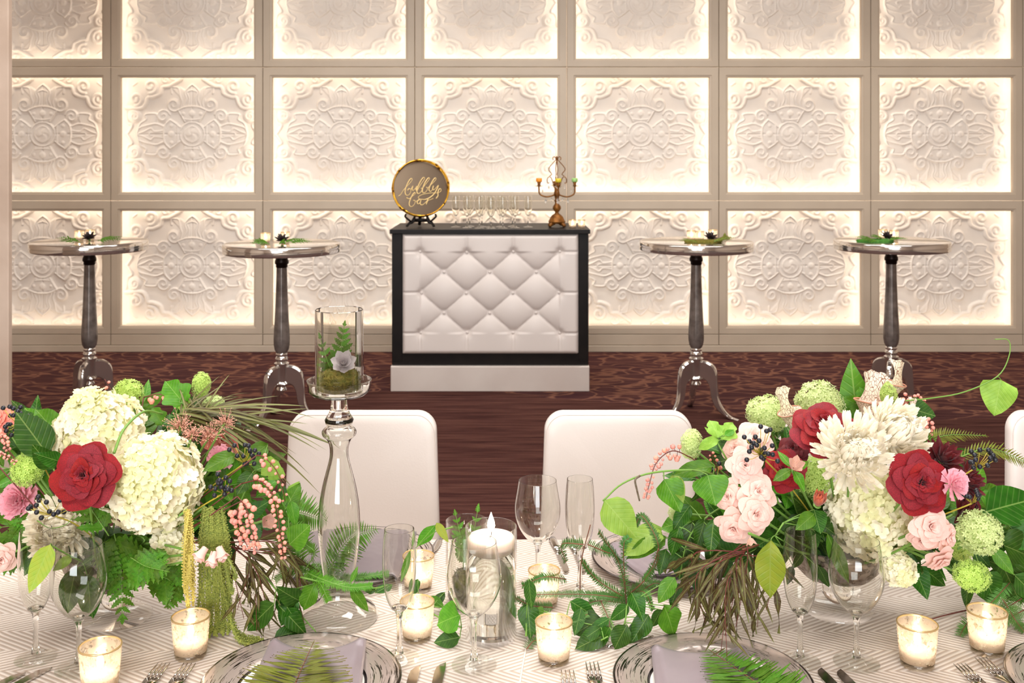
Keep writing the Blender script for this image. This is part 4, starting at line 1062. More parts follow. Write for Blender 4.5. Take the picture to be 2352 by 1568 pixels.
def hydrangea(px, py, d, rad, dir_, label, vase, elong=1.15, taper=.35, n=265, fs=.155, group=None):
    t = bloom('hydrangea', label, 'flower', px, py, d, rad, dir_, vase, group)
    def surf(th, ph):
        z = math.cos(ph); r = math.sin(ph)*(1-taper*max(0, z))
        return V((r*math.cos(th), r*math.sin(th), z*elong))
    ob('flower_core', B().lathe([(math.sin(PI*i/10)*(1-taper*max(0, -math.cos(PI*i/10)))*.9 if 0 < i < 10 else 0, -math.cos(PI*i/10)*elong*.9) for i in range(11)], 20).mesh('core', CORE), t)
    for i in range(n):
        z = 1-2*(i+.5)/n*.93; ph = math.acos(max(-1, min(1, z))); th = i*2.399963
        p = surf(th, ph)*random.uniform(.92, 1.06); nr = (surf(th, ph)*V((1, 1, 1/elong))).normalized()
        nr = (nr+V((random.uniform(-.6, .6), random.uniform(-.6, .6), random.uniform(-.45, .6)))).normalized()
        ob('floret', FLOR['greencream' if (z > .72 or random.random() < .22) else 'cream'], t, axes(p, nr, spin=random.random()*6, sc=fs*random.uniform(.85, 1.15)))
    return t
def viburnum(px, py, d, rad, dir_, label, vase, mt=None, n=260, sc=(1, 1, 1), fs=.19, group=None):
    t = bloom('viburnum', label, 'flower', px, py, d, rad, dir_, vase, group)
    b = B(); b.ball((0, 0, 0), .72, 12, 8, sc)
    for i in range(n):
        z = 1-2*(i+.5)/n; th = i*2.399963; r = math.sqrt(1-z*z)
        nr = V((r*math.cos(th), r*math.sin(th), z)); p = V((nr.x*sc[0], nr.y*sc[1], nr.z*sc[2]))*random.uniform(.88, 1.06)
        m_ = axes(p, nr+V([random.uniform(-.4, .4) for _ in range(3)]), spin=random.random()*6, sc=fs*random.uniform(.8, 1.2))
        v, f = [(0, 0, 0)], []
        for k in range(5):
            a = 2*PI*k/5; v += [(.55*math.cos(a-.5), .55*math.sin(a-.5), .12), (1.0*math.cos(a), 1.0*math.sin(a), .25), (.55*math.cos(a+.5), .55*math.sin(a+.5), .12)]
            f.append((0, 3*k+1, 3*k+2, 3*k+3))
        b.add(v, f, m_)
    o = ob('florets', b.mesh('florets', mt or LIME), t); o['kind'] = 'stuff'; return t
def strap(nm, mt, wid, cup, curl, lng=1.0, tipw=.7):
    return B().grid(lambda u, v: ((2*u-1)*wid*(.45+.55*math.sin(min(1, v*1.1)*PI/2))*(1-.55*max(0, v-.8)/.2), v*lng*math.cos(curl*v*.9), v*lng*math.sin(curl*v)+cup*(2*u-1)**2*wid), 2, 6).mesh(nm, mt)
MUMP = [strap('mum_petal_%d' % i, WHITE, .088+.01*i, 1.0, (.5, .85, .6)[i]) for i in range(3)]
def mum(px, py, d, rad, dir_, label, vase, n=290):
    t = bloom('chrysanthemum', label, 'flower', px, py, d, rad, dir_, vase)
    ob('flower_core', B().ball((0, 0, -.05), .5, 12, 8, (1, 1, .8)).mesh('core', WHITE), t)
    for i in range(n):
        f = i/n; el = PI/2*(1-f)**.85-.5*f; th = i*2.399963; L_ = (.5+.12*min(1, f*1.8))*random.uniform(.85, 1.15)
        dr = V((math.cos(el)*math.cos(th), math.cos(el)*math.sin(th), math.sin(el)))
        dr = (dr+V([random.uniform(-.13, .13) for _ in range(3)])).normalized(); base = V((dr.x, dr.y, dr.z*.8))*.38; up_ = V((0, 0, 1)) if abs(dr.z) < .95 else V((1, 0, 0))
        ob('petal', random.choice(MUMP), t, leaf_mx(base, base+dr*L_*1.02, up_, 1.0))
    ob('calyx', CALYX, t, M.Translation((0, 0, -.25))); return t
def frilly(px, py, d, rad, dir_, label, mt, vase, n=74, name='carnation', wid=.26, mesh=None):
    t = bloom(name, label, 'flower', px, py, d, rad, dir_, vase)
    me = mesh or B().grid(lambda u, v: ((2*u-1)*wid*.8*(.2+.8*v), v, .1*math.sin((2*u-1)*9)*v*v+.25*v*v), 6, 4).mesh('frilly_petal', mt)
    for i in range(n):
        f = i/n; el = PI/2*(1-f)**.7-.35*f; th = i*2.399963
        dr = V((math.cos(el)*math.cos(th), math.cos(el)*math.sin(th), math.sin(el)*.7)).normalized()
        ob('petal', me, t, leaf_mx(dr*.1, dr*(.75+.25*f)*random.uniform(.9, 1.1), V((0, 0, 1)) if abs(dr.z) < .95 else V((1, 0, 0))))
    ob('calyx', CALYX, t, M.Translation((0, 0, -.05))); return t
DAHP = leafmesh('dahlia_petal', RED2, .42, (.7, .8), .5, -.25, 0, 4, 6)
def dahlia(px, py, d, rad, dir_, label, vase, n=44): return frilly(px, py, d, rad, dir_, label, RED2, vase, n, 'dahlia', mesh=DAHP)
berry_m = mat('blue_black_berry', '1B1B20', .35, col2='2A2B32', nscale=3, vary=.3)
BERRY = B().ball((0, 0, 0), 1, 10, 7).mesh('berry', berry_m)
def berries(px, py, d, rad, n, label, vase, sq=(1, 1, .6), mt=None):
    p0 = Q(px, py, d); u_ = p0.y/F; t = thing('berry_sprig', label, 'berries', p0.copy())
    hub = V((0, .006, -.012))
    wp = [q-p0 for q in into(vase, p0)]
    ob('stem', B().tube(spline([hub]+([hub.lerp(wp[0], .4)+V((0, .0, .01))] if len(wp) == 1 else [])+wp, 5), .0013, 6).mesh('stem', mt or stemy), t)
    for i in range(n):
        a = random.uniform(0, 2*PI); rr = math.sqrt(random.random())*rad*u_
        q = V((rr*math.cos(a)*sq[0], random.uniform(-.014, .008), rr*math.sin(a)*sq[2]+.004))
        bo_ = ob('berry', BERRY, t, M.Translation(q) @ M.Diagonal((.0042,)*3+(1,)))
        ob('stalk', B().tube([hub, hub.lerp(q, .55)+V((0, 0, -.002)), q], .0006, 4).mesh('stalk', mt or stemy), t)
    return t
bell_m = mat('coral_pink_bell', 'F3979A', .45, col2='F8B58E', nscale=60, vary=.35, transl=.2); bell_y = mat('bell_cap', 'D9A850', .5)
BELL = B().lathe([(0, 0), (.42, -.12), (.62, -.5), (.6, -.85), (.36, -1.1), (.42, -1.22), (.3, -1.2), (0, -1.12)], 8).mesh('bell', bell_m)
def pieris(label, pts, n, size=.0095, sides=2, vase=None, group=None, hang=.7):
    W_ = [Q(*p) for p in pts]; t = thing('pieris_spray', label, 'flower', W_[0].copy(), group)
    sp = spline(W_, 8) if len(W_) > 2 else W_
    stem_ob(t, W_, .0011, .0006, stemr)
    if vase: stem_ob(t, into(vase, W_[0])[::-1]+[W_[0]], .0013, .0011, stemr, 'stem')
    for i in range(n):
        f = .12+.88*(i+.5)/n; q = f*(len(sp)-1); j = min(int(q), len(sp)-2); p = sp[j].lerp(sp[j+1], q-j); tg = (sp[j+1]-sp[j]).normalized()
        nr = toward(p, .1, .2); sd = tg.cross(nr).normalized()*(1 if i % 2 else -1)*(1 if sides == 2 else .3)
        d = (-V((0, 0, -1))*hang-sd*.7-nr*.3+tg*-.15).normalized()      # +Z of the bell looks away from its mouth
        s_ = size*(1-.5*f)*random.uniform(.55, 1.0); d = (d+V([random.uniform(-.35, .35) for _ in range(3)])).normalized(); hp = p-d*s_*random.uniform(.3, 1.0)
        ob('bell', BELL, t, axes(hp-W_[0], d, spin=random.random()*6, sc=s_))
        if s_ > .006: stem_ob(t, [p, hp], .0005, .0005, stemr, 'stalk', 4)
    return t
def hellebore(px, py, d, rad, dir_, label, vase, leaves=True):
    t = bloom('hellebore', label, 'flower', px, py, d, rad, dir_, vase)
    me = HEL
    for i in range(5):
        a = 2*PI*i/5; dr = V((math.cos(a)*.75, math.sin(a)*.75, .66)).normalized(); ob('petal', me, t, leaf_mx(dr*.05, dr*.95, V((0, 0, 1))))
    if leaves:
        for i in range(4):
            a = 1.57*i+.4; dr = V((math.cos(a), math.sin(a), -.1)); ob('leaf', random.choice(LA_M), t, leaf_mx(dr*.1-V((0, 0, .1)), dr*1.5-V((0, 0, .15)), V((0, 0, 1)), 1.3))
    return t
HEL = leafmesh('hellebore_petal', petal_mat('hellebore_petal', 'C98A8E', 'E6C7A0', .5, .3), .75, (.65, .7), .5, -.35, 0, 6, 6)
def amaranth(label, strands, mt, vase, group=None, rad=.006):
    p0 = Q(*strands[0][0]); t = thing('amaranth_tassel', label, 'flower', p0.copy(), group)
    stem_ob(t, [p0]+into(vase, p0), .0022, .002, stemg)
    for pts in strands:
        W_ = [Q(*p)-p0 for p in pts]; sp = spline(W_, 10); b = B(); L_ = sum((a-c).length for a, c in zip(sp, sp[1:])); m_ = int(L_/.00085)
        b.tube(sp, rad*.35, 5)
        for i in range(m_):
            f = i/m_; q = f*(len(sp)-1); j = min(int(q), len(sp)-2); p = sp[j].lerp(sp[j+1], q-j); tn = (sp[j+1]-sp[j]).normalized()
            a = i*2.4; ox = tn.orthogonal().normalized(); oy = tn.cross(ox); rr = rad*(.75 if f < .9 else .75*(1-f)/.1)*random.uniform(.55, 1.1)
            c = p+(ox*math.cos(a)+oy*math.sin(a))*rr; s_ = random.uniform(.0011, .0019)
            if (c+p0).z < TZ+.002: c.z = TZ+.002-p0.z
            b.add([(c.x+s_, c.y, c.z), (c.x-s_, c.y, c.z), (c.x, c.y+s_, c.z), (c.x, c.y-s_, c.z), (c.x, c.y, c.z+s_), (c.x, c.y, c.z-s_)],
                  [(0, 2, 4), (2, 1, 4), (1, 3, 4), (3, 0, 4), (2, 0, 5), (1, 2, 5), (3, 1, 5), (0, 3, 5)])
        o = ob('strand', b.mesh('strand', mt, False), t)
    return t
def grass(name, label, root_, tips, ms, vase=None, wide=1.0, cat='grass', bend=.25, mt=None, group=None):
    p0 = Q(*root_); t = thing(name, label, cat, p0.copy(), group)
    if vase: stem_ob(t, [p0]+into(vase, p0), .002, .002, mt or stemb)
    for tp_ in tips:
        e = Q(*tp_[:3]); b_ = p0+V([random.uniform(-.012, .012) for _ in range(3)]) if len(tp_) < 6 else Q(*tp_[3:6])
        put_leaf(t, ms, b_, e, V((random.uniform(-.3, .3), -.45, 1)).normalized(), wide, 'blade')
    return t
def net_mat():
    m, n, o = nt('veined_pitcher'); k = N(n); tc = k('TexCoord')
    mp = k('Mapping', {0: tc.outputs['Object'], 'Scale': (230, 230, 90)})
    vo = k('TexVoronoi', {'Vector': mp.outputs[0], 'Scale': 1.0}, feature='DISTANCE_TO_EDGE')
    oi = k('ObjectInfo')
    c = k.mix(k.ramp(vo.outputs[0], ((.02, 0), (.07, 1))), lin('8A5A40'), k.mix(oi.outputs['Random'], lin('FBE6DA'), lin('F2ECCB')))
    b = k('BsdfPrincipled', {'Base Color': c, 'Roughness': .5}); t = k('BsdfTranslucent', {0: c})
    n.links.new(k('MixShader', {0: .25, 1: b.outputs[0], 2: t.outputs[0]}).outputs[0], o.inputs[0]); return m
NET = net_mat()
def pitcher(label, bx, by, tx, ty, d, rad, vase, hood=(0, 1), dd=0):
    """tubular pitcher widening to a flared mouth with an arched hood; local Z along the tube, local X to the hood side"""
    b_, e = Q(bx, by, d), Q(tx, ty, d+dd); ax = e-b_; Lh = ax.length; r = rad/F*b_.y
    m_ = axes(b_, ax, up=(0, 1, 0)); t = thing('pitcher_plant', label, 'flower', m_)
    k = 1/1
    body = [(.25*r, 0), (.42*r, Lh*.16), (.6*r, Lh*.34), (.8*r, Lh*.46), (.95*r, Lh*.53), (1.1*r, Lh*.56), (1.04*r, Lh*.565), (.88*r, Lh*.535), (.5*r, Lh*.38), (.26*r, Lh*.1)]
    ob('tube', B().lathe(body, 18).mesh('tube', NET), t)
    a0 = math.atan2(hood[1], hood[0])
    def fn(u, v):
        s = (2*u-1); a = a0+s*1.15*(1-.35*math.sin(v*PI)); rr = r*(.95-.3*math.sin(v*PI*.9)); dx = -.55*r*v*v
        return (rr*math.cos(a)+dx*math.cos(a0), rr*math.sin(a)+dx*math.sin(a0), Lh*(.5+.53*v-.07*s*s*v)+r*.06*math.sin(s*9)*v)
    ob('hood', B().grid(fn, 10, 12).mesh('hood', NET), t)
    ob('lip', B().tube([(1.08*r*math.cos(2*PI*i/20), 1.08*r*math.sin(2*PI*i/20), Lh*.562-(.1*r*math.cos(2*PI*i/20-a0-PI))) for i in range(21)], r*.05, 5).mesh('lip', mat('lip_red', 'C88A70', .5)), t)
    inv = m_.inverted(); wp = [inv @ q for q in into(vase, b_)]
    ob('stem', B().tube([V((0, 0, .004))]+wp, .0022, 6).mesh('stem', stemg), t)
    return t
# ================================================================== COMPOTE VASES
vmerc = None
def vase_mats():
    m, n, o = nt('speckled_silver_glass'); k = N(n); tc = k('TexCoord')
    nz = k('TexNoise', {'Vector': tc.outputs['Object'], 'Scale': 70, 'Detail': 4, 'Roughness': .7}); hole = k.ramp(nz.outputs[0], ((.46, 1), (.5, 0)))
    g = k('BsdfGlossy', {0: lin('B8AEA6')+(1,), 'Roughness': .18}); d = k('BsdfPrincipled', {'Base Color': lin('9A8F88')+(1,), 'Roughness': .4, 'Metallic': .6})
    tr = k('BsdfTransparent', {0: (.85, .83, .8, 1)})
    a = k('MixShader', {0: .5, 1: g.outputs[0], 2: d.outputs[0]}); a = k('MixShader', {0: k.math('MULTIPLY', hole, .6), 1: a.outputs[0], 2: tr.outputs[0]})
    n.links.new(a.outputs[0], o.inputs[0]); return m
VS = vase_mats()
def compote(px, py, key, label):
    p = tt(px, py, .0006); t = thing('compote_vase', label, 'vase', p)
    ob('foot', B().lathe([(0, 0), (.061, 0), (.062, .002), (.055, .0075), (.03, .0125), (.016, .018), (0, .018)], 48).mesh('foot', glass_e), t)
    ob('knop', B().lathe([(0, .016), (.016, .016), (.022, .022), (.028, .032), (.027, .042), (.02, .05), (.024, .054), (0, .054)], 32).mesh('knop', solid), t)
    ob('bowl', B().lathe([(0, .05), (.03, .052), (.062, .066), (.086, .088), (.098, .112), (.101, .13), (.0985, .13), (.095, .112), (.083, .091), (.06, .07), (.03, .057), (0, .055)], 48).mesh('bowl', VS), t)
    ob('floral_foam', B().lathe([(0, .06), (.05, .07), (.075, .09), (.088, .115), (.07, .135), (0, .145)], 20).mesh('foam', mat('foam_green', '2E4A26', .9)), t)
    VASES[key] = p+V((0, 0, .125)); return t
compote(268, 1416, 'L', 'speckled silver glass footed bowl holding the bouquet with the single red rose')
compote(1924, 1400, 'R', 'speckled silver glass footed bowl holding the bouquet with white chrysanthemums')
# ================================================================== LEFT BOUQUET
fillL = [(20, 1010, 1.95), (70, 960, 2.0), (120, 1010, 2.0), (330, 930, 2.04), (420, 960, 2.02), (560, 985, 2.03), (600, 1060, 1.95), (620, 1140, 1.9), (600, 1200, 1.85), (535, 1225, 1.88),
         (0, 1120, 1.93), (5, 1210, 1.93), (60, 1265, 1.87), (215, 1300, 1.765), (455, 1195, 1.85), (300, 1262, 1.8), (200, 1040, 1.98), (480, 1100, 1.92), (550, 1110, 1.88), (-40, 1060, 1.9), (280, 1060, 1.92), (400, 1050, 1.92)]
TIPS = {}; LK = ['dark oval leaves', 'dark narrow leaves', 'mid green oval leaves', 'mid green narrow leaves']
for i, (px, py, d) in enumerate(fillL):
    t = bough('leafy_stem', LK[i % 4], into('L', Q(px, py, d))[::-1]+[VASES['L'].lerp(Q(px, py, d), .6)+V((0, .01, .02)), Q(px, py, d)],
          [OV_D, LA_D, OV_M, LA_M][i % 4], 9, .055, group='filler stems, red rose bouquet', t0=.5, jit=.7)
    TIPS[t.name] = Q(px, py, d)
hydrangea(224, 985, 1.88, 96, (-.12, -.42, .9), 'cream hydrangea cone standing tallest above the red rose', 'L', 1.05, .5, 270)
hydrangea(350, 1106, 1.77, 106, (.12, -.86, .5), 'large cream hydrangea right of the red rose, over the amaranth', 'L', 1.05, .2, 290, .15)
hydrangea(394, 1248, 1.80, 44, (.3, -.85, -.45), 'drooping lower cream hydrangea beside the amaranth tassels', 'L', 1.0, .3, 120, .22)
rose(193, 1092, 1.66, 74, (.12, -.92, .38), 'red', 'large open red rose between two cream hydrangeas', 'L')
viburnum(62, 1078, 1.82, 36, (-.3, -.8, .5), 'round lime viburnum ball left of the red rose', 'L')
viburnum(294, 906, 2.0, 34, (.2, -.4, .9), 'round lime viburnum ball above the tall hydrangea', 'L')
viburnum(462, 884, 2.0, 21, (.2, -.3, .9), 'small lime viburnum tip poking above the brown grass', 'L', sc=(1, 1, 1.5))
viburnum(490, 935, 1.98, 26, (.3, -.4, .8), 'lime viburnum half hidden in the brown grass', 'L', LIMEW)
frilly(50, 1150, 1.885, 50, (-.15, -.9, .35), 'frilly pink carnation beside the white chrysanthemum', ROSY, 'L')
frilly(505, 1052, 1.87, 31, (.2, -.8, .5), 'frilly pink carnation behind the dark berries', ROSY, 'L')
mum(140, 1212, 1.812, 82, (-.05, -.9, .35), 'white chrysanthemum below the red rose', 'L')
rose(512, 1010, 1.97, 42, (.4, -.6, .6), 'peach', 'peach ranunculus rose beside the brown grass', 'L', 'ranunculus')
rose(0, 965, 1.9, 34, (-.2, -.7, .6), 'peach', 'peach ranunculus rose beside the blue berries', 'L', 'ranunculus')
rose(2, 1285, 1.79, 36, (.5, -.7, 0), 'pink', 'pale pink rose hanging low next to the champagne flute', 'L', 'spray_rose')
for px, py, lab in ((462, 1272, 'first'), (488, 1284, 'middle'), (508, 1272, 'last')):
    rose(px, py, 1.68, 21, ({'first': -.5, 'middle': -.1, 'last': .5}[lab], -.55, -.75), 'bud',
         {'first': 'pale pink spray rosebud nodding beside the yellow amaranth strand', 'middle': 'pale pink spray rosebud nodding between two others before the amaranth', 'last': 'pale pink spray rosebud nodding nearest the dark willow leaves'}[lab], 'L', 'spray_rose')
hellebore(612, 1195, 1.8, 32, (.4, -.8, .2), 'dusky purple hellebore behind the coral bell strings', 'L', False)
berries(38, 962, 1.86, 48, 22, 'blue black berry sprig by the big glossy leaf', 'L', (.7, 1, .9))
berries(116, 1168, 1.72, 46, 18, 'blue black berry sprig over the white chrysanthemum', 'L', (1.3, 1, .6))
berries(560, 1050, 1.82, 44, 18, 'blue black berry sprig beside the peach ranunculus', 'L')
berries(512, 1118, 1.74, 42, 18, 'blue black berry sprig on yellow stalks above the coral bells', 'L')
pieris('pink bell flower string arching above the hydrangea cone', [(330, 912, 1.97), (365, 905, 1.97), (405, 918, 1.97)], 9, .0105, 1, 'L', hang=1)
pieris('short pink bell flower sprig behind the hydrangea cone', [(285, 930, 2.05), (262, 905, 2.05), (240, 870, 2.05)], 6, .010, 2, 'L')
pieris('thick coral bell flower bunch hanging in front of dark leaves', [(545, 1140, 1.74), (565, 1165, 1.72), (578, 1215, 1.71), (590, 1260, 1.71)], 34, .0105, 2, 'L')
pieris('second coral bell flower bunch hanging beside the hellebore', [(555, 1150, 1.75), (545, 1180, 1.74), (555, 1225, 1.73), (570, 1258, 1.73)], 28, .0105, 2, 'L')
pieris('long coral bell flower string arching down by the fern', [(555, 1110, 1.76), (600, 1105, 1.74), (632, 1150, 1.72), (643, 1220, 1.71), (652, 1280, 1.71)], 40, .0095, 2, 'L')
pieris('coral bell flower sprig under the round grey green leaf', [(590, 1045, 1.79), (610, 1052, 1.78), (640, 1090, 1.77), (655, 1150, 1.77)], 14, .009, 2, 'L')
pieris('dusky pink bell flower spray by the peach ranunculus rose', [(-20, 985, 1.85), (5, 1000, 1.83), (20, 1030, 1.82)], 16, .009, 2, 'L')
pieris('dusky red bell flower spray left of the lime viburnum', [(-30, 1040, 1.8), (0, 1040, 1.79), (38, 1062, 1.78)], 16, .007, 2, 'L')
# brown grass fan
tips = [(750, 918, 1.9), (700, 915, 1.92), (690, 878, 1.95), (640, 892, 2.0), (655, 955, 1.88), (630, 970, 1.86), (610, 1000, 1.85), (585, 1010, 1.85), (705, 950, 1.92), (620, 890, 1.98), (590, 880, 1.98), (560, 862, 2.0), (525, 850, 2.0), (500, 852, 2.0), (480, 900, 1.97),
        (385, 865, 1.98), (420, 880, 2.0), (545, 900, 1.98), (640, 930, 1.9), (560, 930, 1.95), (660, 915, 1.95), (600, 940, 1.93), (520, 880, 2.0), (575, 985, 1.85), (540, 965, 1.9), (450, 880, 2.0), (615, 915, 1.95), (530, 905, 1.99), (672, 985, 1.88)]
tips += [(a+random.uniform(-35, 35), c+random.uniform(-22, 22), d) for a, c, d in tips]
gt = [t_+((random.uniform(395, 470), random.uniform(935, 985), 1.92)) for t_ in tips]
grass('fountain_grass', 'brown olive grass fanning out beside the large hydrangea', (430, 985, 1.92), gt, GR_O, 'L', 1.15)
vine('curved_stem', 'thick green stem curving over the hydrangeas', [(262, 1040, 1.7), (285, 985, 1.74), (330, 945, 1.8), (372, 950, 1.86)], [], .0026, cat='stem')
def froth(label, px, py, d, rad, n, vase, mt):
    t = bloom('astilbe_cluster', label, 'flower', px, py, d, rad, (0, -.6, .8), vase); b = B()
    for i in range(n):
        v_ = V((random.gauss(0, .5), random.gauss(0, .4), random.gauss(0, .28))); b.ball(v_, random.uniform(.03, .06), 5, 3)
        b.tube([v_*.3+V((0, 0, -.4)), v_], .012, 3)
    o = ob('florets', b.mesh('florets', mt), t); o['kind'] = 'stuff'; return t
FROTH = mat('dusty_pink_bud', 'E7B59C', .6, col2='C98474', nscale=60); FROTHR = mat('rust_bud', 'B06A5C', .6, col2='8A4A40', nscale=60)
for px, py, r_, lab in ((412, 972, 34, 'dusty pink astilbe cluster under the brown grass'), (440, 992, 30, 'dusty pink astilbe cluster touching the large hydrangea'), (480, 995, 30, 'dusty pink astilbe cluster before the peach ranunculus'), (515, 965, 30, 'dusty pink astilbe plume over the peach ranunculus')):
    froth(lab, px, py, {412: 1.855, 440: 1.80, 480: 1.84, 515: 1.865}[px], r_*.9, 130, 'L', FROTH)
# leaves of the left bouquet
vine('glossy_leaf_stem', 'large glossy dark leaf pair beside blue berries', [(130, 1100, 1.84), (110, 1030, 1.84), (80, 960, 1.84)],
     [(OV_D, 110, 1045, 1.82, 38, 945, 1.82, 1.25), (OV_D, 75, 1000, 1.88, 30, 935, 1.95, .9), (OV_M, 110, 1000, 1.9, 55, 932, 1.95, .9), (OV_M, 130, 1000, 1.9, 80, 930, 1.93, .9), (LOB, 110, 1010, 1.9, 125, 955, 1.95), (OV_D, 120, 1075, 1.75, 75, 1022, 1.72, 1), (OV_D, 140, 1060, 1.74, 88, 1045, 1.7, .8)])
vine('ivy_stem', 'bright green lobed leaves above the hydrangea and grass', [(400, 1010, 1.96), (405, 950, 1.96), (420, 900, 1.96)],
     [(LOB[0], 425, 930, 1.96, 378, 872, 1.98), (OV_L, 440, 950, 1.95, 408, 905, 1.97, .8), (LOB[1], 350, 955, 1.96, 320, 935, 1.97, .8), (LOB[1], 372, 975, 1.94, 350, 930, 1.96, .8), (OV_M, 300, 945, 1.97, 345, 922, 1.98, .7)])
vine('smilax_vine', 'smilax vine with round grey green leaves behind the coral bells', [(540, 1180, 1.85), (590, 1080, 1.85), (630, 1100, 1.86), (660, 1130, 1.86), (690, 1120, 1.88)],
     [(HE_L, 640, 1060, 1.84, 600, 1090, 1.8, 1.1), (HE_L, 650, 1075, 1.86, 615, 1100, 1.84, 1.2), (OV_M, 615, 1020, 1.9, 555, 1065, 1.86, .8), (OV_M, 540, 1045, 1.82, 468, 1075, 1.78, .8), (OV_D, 580, 1085, 1.8, 545, 1130, 1.76, .9), (OV_L, 660, 1140, 1.85, 688, 1103, 1.87, .8),
      (OV_M, 655, 1170, 1.82, 690, 1105, 1.85, .8), (HE_M, 665, 1250, 1.76, 712, 1205, 1.76, 1.3), (OV_M, 668, 1150, 1.8, 680, 1210, 1.79, .8), (LA_D, 640, 1100, 1.84, 660, 1165, 1.82, 1)], jit=.2)
vine('yellow_leaf_sprig', 'yellow green leaf leaning into the champagne flute', [(190, 1290, 1.74), (150, 1270, 1.68), (118, 1252, 1.66)], [(OV_Y, 116, 1250, 1.65, 66, 1362, 1.61, .85), (OV_L, 165, 1278, 1.7, 120, 1310, 1.68, .8), (OV_D, 175, 1300, 1.73, 150, 1420, 1.75, .8), (OV_D, 200, 1320, 1.74, 215, 1430, 1.75, .7)])
for pts, n_, w_, lab in (([(262, 1225, 1.77), (278, 1300, 1.762), (281, 1425, 1.765)], 8, .052, 'lacy fern frond hanging before the speckled bowl'), ([(335, 1312, 1.79), (395, 1338, 1.775), (386, 1395, 1.78)], 8, .045, 'small lacy fern frond hanging under the cream hydrangea'),
                         ([(60, 1230, 1.9), (20, 1262, 1.89), (-30, 1280, 1.88)], 7, .05, 'lacy fern frond below the pink carnation'), ([(250, 1230, 1.74), (200, 1150, 1.74), (230, 1155, 1.76)], 6, .04, 'lacy fern tucked under the red rose'),
                         ([(300, 1280, 1.74), (335, 1300, 1.725), (385, 1312, 1.715)], 6, .045, 'lacy fern frond spreading under the lower hydrangea'), ([(90, 1190, 1.86), (60, 1210, 1.85), (25, 1240, 1.84)], 6, .04, 'lacy fern frond beside the white chrysanthemum')):
    frond('lacy_fern', lab, pts, int(n_*1.6), w_*1.1, ms=LACE, ang=.9, taper=(.9, 1), wide=.85)
vine('tendril', 'thin green tendril looping over the white chrysanthemum below the rose', [(85, 1195, 1.755), (115, 1212, 1.742), (150, 1205, 1.742), (172, 1182, 1.755)], [], .0009, cat='vine')
vine('lichen_twig', 'short lichen covered twig hanging from the arching vine', [(1470, 1092, 1.79), (1459, 1102, 1.785), (1463, 1125, 1.785), (1469, 1150, 1.785)], [], .002, mat('lichen_bark', '7E7460', .9, col2='5A4636', nscale=200), cat='twig')
AMG = mat('amaranth_green', '9CA24C', .7, col2='76823A', nscale=200); AMY = mat('amaranth_gold', 'D9C66E', .7, col2='BFB052', nscale=200)
amaranth('yellow green amaranth tassel hanging beside the hydrangea', [[(430, 1170, 1.72), (432, 1260, 1.70), (430, 1340, 1.73), (434, 1405, 1.775)], [(434, 1170, 1.72), (424, 1260, 1.69), (424, 1360, 1.75)], [(436, 1180, 1.72), (442, 1280, 1.70), (444, 1390, 1.775)], [(428, 1175, 1.72), (436, 1300, 1.70), (440, 1350, 1.74)]], AMY, 'L')
sa = []
for i in range(15):
    x = 452+i*4.6
    sa.append([(470+i*3, 1160+random.uniform(0, 30), 1.77), (x+8, 1250, 1.75), (x+10+random.uniform(-6, 6), 1350, 1.785), (x+10+random.uniform(-8, 6), 1425, 1.815), (x+12+random.uniform(-10, 10), 1448+random.uniform(0, 16), .006)])
sa += [[(505, 1300, 1.75), (525, 1400, 1.8), (550, 1455+8*j, .008), (580+12*j, 1466+5*j, .006), (600+9*j, 1468+4*j, .006)] for j in range(3)]
sa += [[(510, 1250, 1.73), (525, 1330, 1.73), (535, 1365, 1.73)], [(512, 1260, 1.74), (540, 1315, 1.73), (538, 1330, 1.73)]]
amaranth('thick green amaranth tassel pooling on the tablecloth', sa, AMG, 'L')
# dark willow sprays falling to the cloth
def willow(label, top, ends, vase, group=None, size=.075, mt=None):
    t = None; p0 = Q(*top); t = thing('willow_spray', label, 'foliage', p0.copy(), group)
    stem_ob(t, into(vase, p0)[::-1]+[p0], .002, .002, stemb)
    for e in ends:
        W_ = [p0+V([random.uniform(-.012, .012) for _ in range(3)]), p0.lerp(Q(*e), .45)+V(((Q(*e)-p0).x*.3+random.uniform(-.03, .03), random.uniform(-.02, .02), .02)), Q(*e)]
        sp = spline(W_, 8); stem_ob(t, W_, .0011, .0005, stemr, 'twig', 5)
        n_ = int(4+(W_[2]-W_[0]).length*26)
        for i in range(n_):
            f = .22+.78*i/n_; q = f*(len(sp)-1); j = min(int(q), len(sp)-2); p = sp[j].lerp(sp[j+1], q-j); tg = (sp[j+1]-sp[j]).normalized()
            sd = tg.cross(toward(p)).normalized()*(1 if i % 2 else -1); d = (tg+sd*random.uniform(.2, .8)+V((0, 0, -.35))).normalized(); tp_ = p+d*size*random.uniform(.6, 1.1)
            tp_.z = max(tp_.z, zfloor(tp_)+.004)
            put_leaf(t, WI_O, p, tp_, toward(p, .3, .6), 1.0)
    return t
willow('dark willow spray falling beside the amaranth to the cloth', (540, 1245, 1.8), [(560, 1420, 1.78), (600, 1400, 1.8), (620, 1440, .02), (650, 1380, 1.82), (680, 1320, 1.82), (545, 1400, 1.78), (676, 1440, .015), (590, 1450, .02), (640, 1300, 1.8)], 'L')
